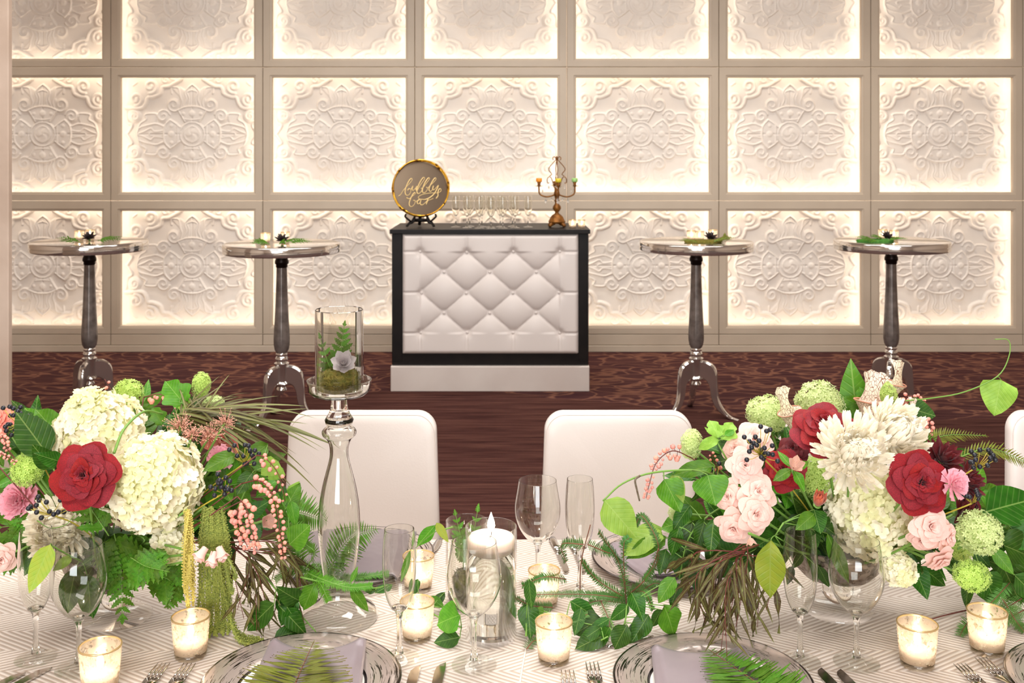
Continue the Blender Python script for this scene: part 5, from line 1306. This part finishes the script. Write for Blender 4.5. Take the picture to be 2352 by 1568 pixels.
vine('smilax_vine', 'smilax vine with dark leaves touching the cloth by the candlestick foot', [(590, 1300, 1.8), (640, 1360, 1.8), (680, 1400, .03), (725, 1450, .01)],
     [(OV_D, 630, 1385, 1.76, 562, 1450, .01, .75), (OV_D, 645, 1360, 1.8, 655, 1420, .03, .8), (OV_D, 680, 1370, 1.8, 640, 1440, .02, .9), (LA_D, 640, 1390, .06, 708, 1460, .008, 1.1), (OV_M, 722, 1340, 1.79, 692, 1408, 1.795, .8), (OV_D, 690, 1380, .06, 640, 1355, .1, .8), (OV_D, 630, 1470, .004, 690, 1450, .012, .9), (OV_D, 660, 1395, .06, 690, 1440, .012, .9)])
vine('smilax_vine', 'smilax vine crossing before the candlestick neck with one drooping leaf', [(690, 1325, 1.80), (750, 1338, 1.785), (805, 1342, 1.785), (860, 1350, 1.80), (885, 1345, 1.82)],
     [(OV_M, 805, 1350, 1.785, 848, 1404, 1.78, .8), (LA_M, 805, 1338, 1.785, 822, 1300, 1.785, 1), (LA_D, 862, 1362, 1.80, 900, 1340, 1.84, 1.4), (LA_D, 838, 1358, 1.79, 868, 1352, 1.80, 1.4)])
for pts, n_, w_, k_, lab in (([(620, 1190, 1.93), (680, 1175, 1.95), (745, 1195, 1.97)], 13, .062, 'g', 'sword fern frond behind the candlestick stem'), ([(745, 1320, 1.95), (800, 1240, 1.98), (865, 1215, 2.0)], 12, .05, 'g', 'sword fern frond arching over the mauve napkin'),
                             ([(690, 1300, 1.84), (672, 1230, 1.86), (645, 1200, 1.88)], 10, .045, 'g', 'sword fern frond rising beside the round leaf')):
    frond('sword_fern', lab, pts, 2*n_, w_, k_, wide=.62)
fir('umbrella_fern', 'fine leaved green fern sprays around the candlestick foot', [[(700, 1310, .1), (665, 1310, .1), (632, 1332, .09)], [(700, 1310, .1), (735, 1340, 1.79), (755, 1380, 1.785)], [(700, 1310, .1), (722, 1270, 1.79), (703, 1250, 1.79)], [(700, 1312, .1), (740, 1330, 1.79), (800, 1348, 1.78), (855, 1345, 1.79)], [(710, 1305, 1.95), (760, 1320, 1.96), (820, 1325, 1.965), (885, 1318, 1.97)], [(710, 1305, 1.95), (790, 1300, 1.97), (750, 1265, 1.98)], [(700, 1310, .1), (680, 1270, .13), (690, 1240, .15)]], 46, .017, stemg, needle=L_FERN)
# terrarium
mossm = mat('moss', '6B6A24', .9, col2='8A7A2E', nscale=120, bump=.6, bscale=300)
def moss_clump(label, loc, r, h, n=900, mt=None, name='moss', sq=1.0):
    t = thing(name, label, 'moss', V(loc)); b = B()
    for i in range(n):
        a = random.random()*2*PI; q = math.sqrt(random.random()); zt = h*(1-.25*q*q)*random.uniform(.1, 1); p = V((r*q*math.cos(a)*.97, r*q*math.sin(a)*.97*sq, max(.001, zt-.006)))
        d = V((random.uniform(-1, 1), random.uniform(-1, 1), random.uniform(.2, 1.2))).normalized()*random.uniform(.005, .010); s_ = d.orthogonal().normalized()*.0013
        e = p+d; l = math.hypot(e.x, e.y)
        if l > r*.98: e.x *= r*.98/l; e.y *= r*.98/l
        b.add([p-s_, p+s_, e+s_*.4, e-s_*.4], [(0, 1, 2, 3)])
    b.lathe([(0, 0), (r*.92, 0), (r*.94, h*.6), (r*.6, h*.85), (0, h*.9)], 16, M.Diagonal((1, sq, 1, 1)))
    o = ob('moss_tuft', b.mesh('moss', mt or mossm, False), t); o['kind'] = 'stuff'; return t
cyl = cy.location
moss_clump('olive moss bed at the bottom of the candlestick cylinder', cyl+V((0, 0, .0065)), cr-.003, .042, 2200)
SUC = leafmesh('succulent_leaf', mat('lilac_succulent', 'CFC3C6', .5, col2='BDB4B0', nscale=6, transl=.1), .7, (.45, .6), .5, -.5, 0, 6, 6)
def succulent(label, loc, dir_, rad, me, layers=((.95, 7, .15), (.8, 6, .55), (.6, 5, .9), (.4, 4, 1.25)), name='succulent', wide=1.05):
    t = thing(name, label, 'succulent', axes(V(loc), dir_, sc=rad))
    for L_, n_, el in layers:
        for i in range(n_):
            a = 2*PI*i/n_+L_*5; d = V((math.cos(a)*math.cos(el), math.sin(a)*math.cos(el), math.sin(el))); ob('leaf', me, t, leaf_mx(d*.05, d*L_, V((0, 0, 1)) if el < 1 else V((math.cos(a), math.sin(a), 0))*-1, wide))
    ob('root_stub', B().lathe([(0, -.45), (.12, -.4), (.16, 0), (0, .05)], 8).mesh('stub', stemg), t)
    return t
succulent('lilac grey succulent rosette on the moss in the candlestick cylinder', P(789, 836, ps.y-.008), (.12, -.75, .6), .0265, SUC, wide=1.5)
frond('lacy_fern', 'upright lacy fern in the candlestick cylinder', [cyl+V((.0, .01, .03)), cyl+V((.002, .012, .08)), P(792, 740, ps.y+.01)], 7, .03, ms=LACE, ang=.8, taper=(.6, 1))
frond('lacy_fern', 'leaning lacy fern against the candlestick cylinder wall', [cyl+V((-.012, .01, .03)), cyl+V((-.022, .0, .06)), P(733, 768, ps.y)], 6, .024, ms=LACE, ang=.8, taper=(.6, 1))
fdl = fd.location
moss_clump('dark moss packed in the cylinder behind the candle', fdl+V((0, 0, .0065)), r2-.003, .06, 1500, mat('dark_moss', '3A3420', .9, col2='5A5A2A', nscale=100))
for e, lab in (((1045, 1140), 'lacy fern tip rising from the rear cylinder beside its rim'), ((1098, 1130), 'lacy fern tip rising from the rear cylinder toward the candle')):
    frond('lacy_fern', lab, [fdl+V(((e[0]-1072)*.0003, (1072-e[0])*.0004, .06)), fdl+V(((e[0]-1072)*.0004, (1072-e[0])*.0004, .11)), P(e[0], e[1]+35, fdl.y+(1072-e[0])*.0004)], 8, .03, ms=LACE, ang=.8, taper=(.7, 1))
vine('variegated_leaf', 'yellow edged leaf hanging by the rear cylinder rim', [(1040, 1210, 1.9), (1015, 1215, 1.9), (1003, 1202, 1.9)], [(OV_Y, 1002, 1200, 1.9, 1030, 1245, 1.88, .7), (LA_M, 1000, 1205, 1.95, 955, 1258, 1.95, 1.1), (LA_M, 950, 1262, 1.93, 920, 1340, 1.93, .8)])
# ================================================================== GARLAND IN THE MIDDLE
vine('smilax_vine', 'smilax leaves lying at the foot of the candle cylinder', [(1060, 1440, .02), (1030, 1430, .02), (960, 1385, .02), (1010, 1395, .02)],
     [(HE_M, 1056, 1412, .05, 1000, 1432, .03, 1.25), (OV_D, 1056, 1466, .012, 996, 1478, .006, 1.2), (LA_M, 985, 1370, .03, 1020, 1395, .015, 1.6), (LA_D, 1022, 1360, .03, 990, 1395, .015, 1.4), (OV_D, 960, 1330, .05, 950, 1365, .03, .8)])
vine('smilax_vine', 'smilax leaves behind the candle cylinder and fir sprigs', [(1208, 1460, .02), (1218, 1400, .03), (1300, 1420, .03), (1380, 1440, .02)],
     [(OV_D, 1214, 1330, .1, 1222, 1400, .05, .8), (OV_D, 1212, 1390, .04, 1218, 1455, .02, .8), (HE_M, 1215, 1395, .03, 1230, 1450, .012, .9), (OV_D, 1310, 1380, .05, 1375, 1420, .02, .9), (HE_D, 1380, 1420, .03, 1318, 1455, .01, .9), (OV_D, 1335, 1395, .05, 1320, 1460, .012, .9)])
vine('smilax_vine', 'smilax vine with glossy leaves resting before the lilac napkin plate', [(1440, 1390, .07), (1430, 1440, .04), (1380, 1470, .02)],
     [(OV_D, 1395, 1460, .015, 1322, 1490, .006, .95), (OV_D, 1380, 1440, .03, 1325, 1478, .01, .7), (OV_D, 1400, 1420, .04, 1350, 1450, .02, .8), (OV_D, 1440, 1435, .05, 1408, 1494, .008, 1.05), (OV_D, 1490, 1425, .05, 1452, 1488, .012, .95), (OV_D, 1450, 1360, .09, 1480, 1420, .06, .95), (OV_D, 1445, 1390, .07, 1400, 1425, .04, .9), (OV_M, 1525, 1390, .07, 1555, 1465, .012, 1.0), (OV_D, 1520, 1400, .06, 1495, 1440, .03, .9), (OV_D, 1560, 1340, .1, 1540, 1395, .06, .9), (OV_M, 1550, 1325, .12, 1510, 1385, .08, .9), (OV_D, 1475, 1440, .04, 1440, 1490, .008, .9), (OV_D, 1400, 1440, .04, 1380, 1475, .01, .9)])
fir('fir_sprig', 'dark fir sprig standing up behind the leaf garland', [[(1440, 1400, .03), (1425, 1300, .14), (1375, 1220, .22)], [(1440, 1400, .03), (1432, 1260, .18), (1445, 1235, .2)], [(1440, 1370, .06), (1500, 1310, .12), (1512, 1250, .18), (1475, 1185, .22), (1458, 1210, .2)], [(1440, 1390, .04), (1500, 1340, .08), (1540, 1355, .07)], [(1440, 1360, .06), (1480, 1360, .08), (1500, 1400, .05)], [(1512, 1260, .18), (1500, 1300, .13), (1480, 1330, .1)], [(1540, 1355, .08), (1550, 1400, .05), (1530, 1445, .02)]], 52, .013)
fir('fir_sprig', 'fir sprig spreading over the votives beside the candle cylinder', [[(1440, 1375, .04), (1370, 1330, .08), (1335, 1285, .12)], [(1440, 1375, .04), (1350, 1365, .05), (1205, 1365, .05)], [(1340, 1250, .18), (1290, 1250, .17), (1300, 1290, .13)], [(1350, 1250, .18), (1400, 1270, .16), (1385, 1255, .17)], [(1440, 1385, .03), (1370, 1380, .03), (1330, 1400, .02)], [(1300, 1330, .08), (1250, 1325, .1), (1200, 1345, .08)], [(1270, 1395, .03), (1220, 1390, .03), (1180, 1370, .05)], [(1380, 1380, .04), (1400, 1430, .03), (1390, 1470, .01)], [(1240, 1440, .03), (1300, 1430, .03), (1350, 1410, .04)], [(1210, 1490, .006), (1225, 1472, .006), (1238, 1470, .006)]], 50, .014)
stem_v = vine('fir_twig', 'upright bare twig carrying the fir sprigs', [(1332, 1370, .02), (1335, 1290, .12), (1356, 1205, .22)], [], .0012, stemb, cat='twig')
# ================================================================== RIGHT BOUQUET
fillR = [(1660, 1040, 2.0), (1600, 1100, 1.95), (1592, 1198, 1.96), (1610, 1260, 1.85), (1680, 1290, 1.82), (1780, 1000, 2.02), (1860, 960, 2.05), (1960, 960, 2.06), (2080, 980, 2.05), (2180, 1050, 2.02), (2260, 1130, 1.98), (2280, 1220, 1.92), (2262, 1285, 1.95), (2190, 1290, 1.9), (1800, 1120, 1.86),
         (1850, 1200, 1.8), (1780, 1230, 1.8), (1850, 1262, 1.83), (1700, 1120, 1.9), (2110, 1300, 1.9), (1832, 1165, 1.87), (1640, 1200, 1.86), (2320, 1180, 1.95), (2330, 1280, 1.9)]
LK[3] = LK[0]
for i, (px, py, d) in enumerate(fillR):
    t = bough('leafy_stem', LK[i % 4], into('R', Q(px, py, d))[::-1]+[VASES['R'].lerp(Q(px, py, d), .6)+V((0, .01, .02)), Q(px, py, d)],
          [OV_D, LA_D, OV_M, OV_D][i % 4], 9, .058, group='filler stems, chrysanthemum bouquet', t0=.5, jit=.7)
    TIPS[t.name] = Q(px, py, d)
hydrangea(2003, 1174, 1.805, 94, (.02, -.5, .85), 'big cream hydrangea below the white chrysanthemums', 'R', 1.1, .12, 290, .155)
hydrangea(2066, 1308, 1.757, 36, (.15, -.9, -.35), 'lower golden lit cream hydrangea just above the wine glass bowl', 'R', 1.0, .2, 110, .25)
mum(1957, 1042, 1.70, 92, (-.15, -.85, .5), 'white chrysanthemum with green centre beside the open red rose', 'R')
mum(2048, 1000, 1.80, 84, (.2, -.75, .6), 'white chrysanthemum behind the other, under the pitcher plants', 'R')
rose(1893, 978, 1.76, 72, (-.1, -.62, .78), 'red', 'open red rose tilted upward above the chrysanthemum', 'R')
rose(1822, 1032, 1.82, 36, (-.3, -.7, .6), 'dark', 'small dark red rose tucked under the open red rose', 'R')
rose(1800, 1078, 1.78, 48, (-.35, -.8, .5), 'red', 'red rose half hidden behind the hellebore', 'R')
rose(2115, 1108, 1.66, 70, (.05, -.95, .3), 'red', 'large red rose right of the cream hydrangea', 'R')
dahlia(2160, 1062, 1.8, 62, (.2, -.7, .7), 'dark red dahlia behind the pink scabiosa', 'R')
dahlia(2212, 1108, 1.8, 56, (.6, -.6, .4), 'dark red dahlia beside the berry stalks', 'R')
rose(2232, 1170, 1.87, 46, (.7, -.7, .2), 'dark', 'dark red rose at the outer edge above the lime viburnum', 'R')
dahlia(2205, 1180, 1.82, 40, (.4, -.7, .1), 'dark red dahlia low behind the pink roses', 'R', 30)
frilly(2187, 1112, 1.66, 38, (.25, -.9, .3), 'pink scabiosa pincushion against the dark dahlias', ROSY, 'R', 50, 'scabiosa')
for i, (px, py, d, r_, dr, lab) in enumerate(((1733, 1003, 1.84, 42, (-.1, -.7, .7), 'blush rose at the top of the pink cluster'), (1690, 1030, 1.82, 38, (-.6, -.6, .5), 'blush rose turned sideways by the lime leaves'), (1712, 1068, 1.76, 40, (-.1, -.9, .35), 'blush rose behind the blue berries'),
      (1672, 1140, 1.76, 38, (-.6, -.8, .2), 'blush rose turned sideways beside the round green leaf'), (1742, 1130, 1.74, 44, (.2, -.85, .5), 'large blush rose in the middle of the pink cluster'), (1738, 1182, 1.71, 42, (.2, -.95, .2), 'blush rose with a loose open centre'), (1685, 1214, 1.735, 42, (-.35, -.9, -.1), 'lowest blush rose beside the hellebore bud'),
      (2138, 1208, 1.66, 44, (.1, -.95, .2), 'blush rose below the large red rose'), (2180, 1232, 1.68, 34, (.6, -.75, .1), 'blush rose beside the lime viburnum'), (2118, 1240, 1.68, 34, (-.4, -.8, -.3), 'blush rose tucked under another beside the hydrangea'), (2160, 1288, 1.67, 38, (.3, -.75, -.6), 'blush rose nodding lowest over the cloth'))):
    rose(px, py, d, r_, dr, 'pink', lab, 'R', 'spray_rose')
for px, py, d, r_, sc_, mt_, lab in ((1762, 950, 1.99, 42, (1.1, 1, .9), LIMEW, 'pale lime viburnum behind the blush roses'), (1882, 926, 1.94, 50, (1.05, 1, .9), LIMEW, 'pale lime viburnum above the open red rose'), (2026, 912, 1.95, 32, (1, 1, 1.2), LIME, 'lime viburnum behind the big pitcher plant'), (1868, 1095, 1.85, 44, (1, 1, 1.2), LIME, 'lime viburnum beside the hellebore'),
                               (1588, 1020, 1.9, 26, (.9, .9, 1.7), LIMEW, 'pale green white lilac tip against the chair'), (1550, 1175, 1.9, 16, (.9, .9, 1.6), LIMEW, 'small pale lilac tip among the hanging leaves'), (2250, 1222, 1.74, 48, (1, 1, .95), LIMEW, 'pale lime viburnum low beside the big leaves'), (2203, 1250, 1.83, 34, (1, 1, 1), LIME, 'lime viburnum behind the blush rose'), (2232, 1322, 1.72, 36, (1.15, 1, .75), LIME, 'yellow lime viburnum hanging lowest over the cloth')):
    viburnum(px, py, d, r_, (.0, -.6, .8), lab, 'R', mt_, sc=sc_)
berries(1748, 1030, 1.72, 52, 24, 'blue black berry sprig in front of the blush roses', 'R', (.9, 1, .9)); berries(2248, 1058, 1.74, 44, 16, 'blue black berry sprig reaching past the dahlias', 'R', (.9, 1, .6)); berries(2236, 1142, 1.74, 28, 8, 'small blue black berry sprig by the dark red rose', 'R'); berries(1645, 1105, 1.84, 34, 12, 'blue black berries hidden behind the round leaf', 'R', (.6, 1, 1.3))
pieris('pink bell flower string curving over the white chair', [(1590, 1052, 1.86), (1545, 1035, 1.84), (1508, 1062, 1.82), (1492, 1110, 1.8), (1484, 1143, 1.8)], 34, .009, 2, 'R', hang=.5)
pieris('pink bell flower spray beside the curled pitcher plant', [(2068, 938, 1.96), (2074, 922, 1.96), (2092, 908, 1.95), (2125, 922, 1.95)], 26, .009, 2, 'R'); pieris('short pink bell flower spray hanging beside the chrysanthemum', [(2110, 960, 1.9), (2135, 970, 1.9), (2132, 1015, 1.9)], 14, .009, 2, 'R')
pieris('dusky bell flower tip behind the blush roses', [(1650, 1080, 1.9), (1640, 1060, 1.9), (1632, 1035, 1.9)], 10, .008, 2, 'R')
hellebore(1822, 1075, 1.7, 36, (.1, -.75, .65), 'blush hellebore with long green leaves beside the red rose', 'R'); hellebore(1722, 1232, 1.67, 24, (.2, -.3, -.9), 'mauve hellebore bud hanging beside the lowest blush rose', 'R', False)
dbud = thing('dahlia_bud', 'half open red and orange dahlia bud above the green leaf', 'flower', axes(P(1880, 1150, 1.7), (.1, -.45, .9), sc=24/F*1.7))
BUDP = leafmesh('bud_petal', petal_mat('bud_petal', 'C0304A', 'D98A4A', .5), .42, (.7, .7), .5, -.5, 0, 4, 6)
for i in range(22):
    a = i*2.4; el = 1.35-.5*(i/22); d = V((math.cos(a)*math.cos(el), math.sin(a)*math.cos(el), math.sin(el))); ob('petal', BUDP, dbud, leaf_mx(V((math.cos(a)*.25, math.sin(a)*.25, -.5)), V((math.cos(a)*.25, math.sin(a)*.25, -.5))+d*1.4, V((-math.cos(a), -math.sin(a), .2))))
ob('calyx', CALYX, dbud, M.Translation((0, 0, -.35)) @ M.Diagonal((2, 2, 1, 1))); stem_to(dbud, dbud.matrix_local.copy(), 'R', .002, stemb, -.7)
pitcher('veined cream pitcher plant leaning left of the open red rose', 1838, 1010, 1794, 893, 1.9, 26, 'R', (-.3, 1)); pitcher('tall pink veined pitcher plant with a rolled hood', 2030, 940, 2064, 830, 2.03, 29, 'R', (1, .3)); pitcher('broad green veined pitcher plant facing out above the chrysanthemums', 1998, 1010, 2012, 856, 1.88, 40, 'R', (0, 1), .02); pitcher('small curled pitcher plant beside the pink bells', 2058, 980, 2098, 915, 1.88, 24, 'R', (1, 0))
vine('tall_leaf_stem', 'tall pointed green leaf standing above the chrysanthemum', [(1985, 1030, 1.95), (1972, 980, 1.95)], [(LA_M, 1972, 985, 1.95, 1952, 826, 1.96, 1.25), (LOB[1], 1990, 940, 1.93, 1940, 915, 1.93), (LOB[1], 1985, 930, 1.93, 1975, 890, 1.93)])
vine('round_leaf_stem', 'round dark leaf beside the curled pitcher plant', [(2060, 1000, 1.95), (2085, 960, 1.94)], [(HE_D, 2082, 935, 1.93, 2150, 955, 1.92, 1.2)])
vine('smilax_vine', 'thin smilax vine arching high with a single pale leaf', [(2080, 920, 1.88), (2140, 914, 1.9), (2215, 900, 1.92), (2290, 865, 1.94), (2317, 820, 1.95), (2317, 782, 1.96), (2285, 779, 1.96)], [(HE_L, 2299, 872, 1.94, 2283, 955, 1.93, 1.05)], .0013, jit=.1)
for pts, n_, w_, k_, lab in (([(2110, 1030, 1.88), (2170, 1000, 1.9), (2265, 1000, 1.93)], 14, .032, 'y', 'gold green fern frond above the dark dahlias'), ([(2180, 1060, 1.86), (2270, 1030, 1.88), (2352, 1060, 1.9), (2390, 1090, 1.9)], 18, .03, 'y', 'gold green fern frond reaching over the end chair'), ([(2110, 1060, 1.84), (2130, 1020, 1.86), (2120, 985, 1.88)], 7, .03, 'g', 'small fern tip between chrysanthemum and dahlia')):
    frond('sword_fern', lab, pts, 2*n_, w_, k_, ang=.75, wide=.6)
vine('smilax_vine', 'smilax vine arching left over the chair with one large speckled leaf', [(1650, 1095, 1.84), (1600, 1080, 1.82), (1500, 1085, 1.8), (1430, 1110, 1.78), (1385, 1150, 1.76)], [(OV_L, 1388, 1148, 1.76, 1464, 1236, 1.74, 1.15), (HE_M, 1525, 1100, 1.8, 1565, 1175, 1.78, .9), (OV_L, 1545, 1090, 1.82, 1570, 1150, 1.78, .8), (HE_M, 1625, 1090, 1.76, 1645, 1160, 1.74, 1.35), (OV_M, 1640, 1070, 1.84, 1545, 1085, 1.84, .6)], .002, jit=.12)
vine('smilax_vine', 'smilax vine of hanging glossy leaves left of the blush roses', [(1680, 1150, 1.82), (1620, 1190, 1.8), (1580, 1240, 1.8), (1560, 1330, 1.8)],
     [(OV_D, 1600, 1275, 1.78, 1606, 1370, 1.75, .95), (HE_D, 1565, 1265, 1.82, 1570, 1338, 1.8, 1.2), (OV_D, 1560, 1210, 1.8, 1540, 1280, 1.8, .7), (OV_D, 1590, 1200, 1.82, 1570, 1290, 1.8, .8), (OV_L, 1520, 1215, 1.84, 1430, 1265, 1.8, .9), (OV_M, 1530, 1235, 1.83, 1440, 1275, 1.8, .6), (OV_D, 1530, 1260, 1.84, 1515, 1320, 1.82, .9), (LA_D, 1640, 1190, 1.76, 1630, 1275, 1.74, 1.3), (OV_D, 1620, 1190, 1.8, 1600, 1260, 1.78, .8), (OV_D, 1660, 1280, 1.78, 1690, 1330, 1.76, .8), (OV_D, 1585, 1160, 1.84, 1545, 1215, 1.82, .8), (OV_D, 1650, 1240, 1.78, 1620, 1300, 1.78, .8)])
vine('lime_leaf_sprig', 'bright lime lobed leaves beside the blush roses', [(1690, 1090, 1.82), (1650, 1020, 1.82), (1640, 990, 1.84)], [(LOB[2], 1650, 1005, 1.82, 1632, 960, 1.84), (LOB[2], 1660, 1010, 1.82, 1685, 965, 1.84), (OV_L, 1650, 1010, 1.81, 1600, 1028, 1.82, .8), (OV_L, 1640, 1000, 1.83, 1618, 980, 1.84, .6), (OV_M, 1665, 1000, 1.82, 1690, 985, 1.83, .8)], .0018)
vine('long_leaf_stem', 'long yellow green leaf hanging behind the champagne flute', [(1800, 1200, 1.72), (1780, 1230, 1.72)], [(LA_Y, 1770, 1240, 1.71, 1768, 1382, 1.70, 1.35), (LA_M, 1900, 1225, 1.775, 1950, 1345, 1.785, .9), (OV_M, 1870, 1180, 1.72, 1830, 1215, 1.7, 1.0), (HE_D, 1870, 1170, 1.74, 1885, 1225, 1.71, 1.2), (OV_D, 1820, 1300, 1.78, 1800, 1345, 1.78, .8), (OV_D, 1880, 1300, 1.78, 1905, 1350, 1.78, .8)])
vine('broad_leaf_stem', 'broad dark leaves at the outer end beside the speckled votive', [(2200, 1260, 1.8), (2260, 1230, 1.86), (2330, 1200, 1.88)],
     [(OV_D, 2265, 1175, 1.86, 2390, 1140, 1.9, 1.1), (HE_D, 2300, 1250, 1.84, 2400, 1290, 1.84, .9), (OV_M, 2280, 1170, 1.9, 2352, 1140, 1.92, .9), (HE_D, 2300, 1290, 1.83, 2345, 1392, 1.83, .95), (HE_D, 2255, 1315, 1.82, 2292, 1388, 1.83, .95), (OV_D, 2225, 1330, 1.8, 2218, 1395, .06, .8), (OV_D, 2330, 1320, 1.8, 2390, 1380, .06, 1.0), (OV_M, 2280, 1260, 1.78, 2330, 1320, 1.76, .8), (HE_D, 2320, 1210, 1.86, 2380, 1260, 1.84, 1.2)], .002)
fir('fir_sprig', 'fine fir sprig trailing over the speckled votive', [[(2352, 1300, .1), (2290, 1370, .06), (2235, 1425, .02)], [(2370, 1360, .06), (2290, 1410, .03), (2240, 1450, .006)], [(2300, 1370, .06), (2330, 1420, .02), (2352, 1450, .006)], [(2352, 1400, .03), (2310, 1425, .015), (2290, 1440, .01)], [(2240, 1410, .04), (2215, 1440, .008), (2205, 1460, .004)]], 46, .02)
vine('red_twig', 'bare red brown twig lying on the chevron cloth', [(2235, 1398, .008), (2180, 1410, .004), (2137, 1422, .003)], [], .0013, stemr, cat='twig')
tw = [(1590, 1340, 1.78), (1570, 1330, 1.8), (1600, 1400, 1.74), (1640, 1400, 1.72), (1620, 1430, 1.72), (1655, 1500, .025), (1670, 1520, .03), (1690, 1440, 1.7), (1740, 1440, .03), (1700, 1400, 1.72), (1640, 1460, .03), (1720, 1380, 1.72), (1665, 1460, 1.7), (1760, 1400, 1.74), (1610, 1380, 1.76)]
willow('olive brown willow spray trailing onto the lilac napkin plate', (1705, 1262, 1.74), tw, 'R', size=.085)
# fern fronds lying on the napkins
frond('fern_frond', 'green fern frond lying on the grey satin napkin', [pL+V((.002, -.12, .037)), pL+V((.002, -.02, .038)), pL+V((.004, .076, .038))], 34, .095, 'y', (.9, 1), .0013, stemb, 1.2, V((0, 0, 1)), wide=.42, ms=PIN['flat'][:1])
frond('fern_frond', 'bright fern frond lying askew on the lilac satin napkin', [pR+V((.085, -.11, .038)), pR+V((.045, -.03, .037)), pR+V((.006, .052, .036))], 30, .09, 'g', (.9, 1), .0013, stemb, 1.15, V((0, 0, 1)), wide=.55, ms=PIN['flat'][1:])
# ================================================================== COCKTAIL TABLE TOPS
dsm = mat('black_succulent', '241C1C', .45, col2='3A2C2A', nscale=5)
DSU = leafmesh('dark_succulent_leaf', dsm, .5, (.5, .7), .4, -.35, 0, 4, 5)
ZTT = 1.0505
where = ['the table beside the scuffed partition', 'the table behind the tall candlestick', 'the table beside the bar', 'the table behind the pitcher plants']
vt = [[(182, -.02), (207, .05)], [(610, -.03), (655, .04)], [(1588, .0), (1607, -.06), (1637, .05)], [(2028, .02), (2053, -.03)]]
sx = [205, 648, 1632, 2037]
frn = [[((185, 555), (135, 541)), ((180, 560), (130, 552)), ((225, 556), (282, 540)), ((225, 560), (280, 553))], [((620, 556), (575, 553)), ((615, 562), (580, 563)), ((665, 556), (716, 545)), ((650, 560), (705, 556)), ((640, 565), (655, 545))],
       [((1600, 556), (1560, 558)), ((1640, 556), (1690, 552)), ((1640, 560), (1680, 560)), ((1660, 552), (1672, 530))], [((2020, 548), (1970, 543)), ((2010, 552), (1965, 548)), ((2040, 550), (2085, 546)), ((2030, 552), (2000, 545))]]
FD = [['upper one toward the partition', 'lower one toward the partition', 'upper one toward the bar', 'lower one toward the bar'], ['upper one toward the partition', 'lower one toward the partition', 'long one toward the bar', 'lower one toward the bar', 'bent one before the succulent'],
      ['one toward the bar', 'upper one away from the bar', 'lower one away from the bar', 'upright wispy one'], ['upper one toward the bar', 'lower one toward the bar', 'one away from the bar', 'short one before the votives']]
vl = ['rear', 'front', 'third']
for ti, (t, (px0_, D0, _, _)) in enumerate(zip(TC, TB)):
    for j, (vx, dy) in enumerate(vt[ti]):
        D = D0+dy; votive(V((X_(vx, D), D, ZTT)), 'lit gold %s votive on %s' % (vl[j], where[ti]), None, .92, vx)
    D = D0-.09; succulent('black succulent rosette on '+where[ti], V((X_(sx[ti], D), D, ZTT+.024)), (.1, -.5, .85), .052, DSU)
    for j, (a, c) in enumerate(frn[ti]):
        dA = D0-.25+.036*(j if j < 4 else -.6)
        p0 = V((X_(a[0], dA), dA, ZTT+.014)); p1 = V((X_(c[0], dA), dA, ZTT+.024+.012*(j % 2)))
        frond('fern_sprig', 'short fern sprig, '+FD[ti][j]+', on '+where[ti], [p0, p0.lerp(p1, .5)+V((0, 0, .008)), p1], 9, .045, 'y' if ti == 2 else 'g', (.7, 1), .0014, None, (.8), V((0, -.3, 1)).normalized(), group='fern sprigs on cocktail table tops', wide=1.3)
    if ti in (2, 3): moss_clump(('olive' if ti == 2 else 'green')+' moss mat under the votives on '+where[ti], V((X_([0, 0, 1615, 2010][ti], D0-.13), D0-.13, ZTT+.0005)), .12, .022, 700, mossm if ti == 2 else mat('green_moss', '3F7A2A', .9, col2='4F8A34', nscale=60), sq=.35)

# filler stems: name each by the bloom it backs
for nm, vk in (('filler stems, red rose bouquet', 'L'), ('filler stems, chrysanthemum bouquet', 'R')):
    blooms = [o for o in COL.objects if o.type == 'EMPTY' and o.get('category') in ('flower', 'berries') and abs(o.location.x-VASES[vk].x) < .75]
    used = set()
    for o in [o for o in COL.objects if o.get('group') == nm]:
        tip = TIPS[o.name]
        for b_ in sorted(blooms, key=lambda q: (q.location-tip).length):
            if b_.name not in used: break
        used.add(b_.name); o['label'] = o['label']+' behind the '+' '.join(b_['label'].split()[:10])
        del o['group']
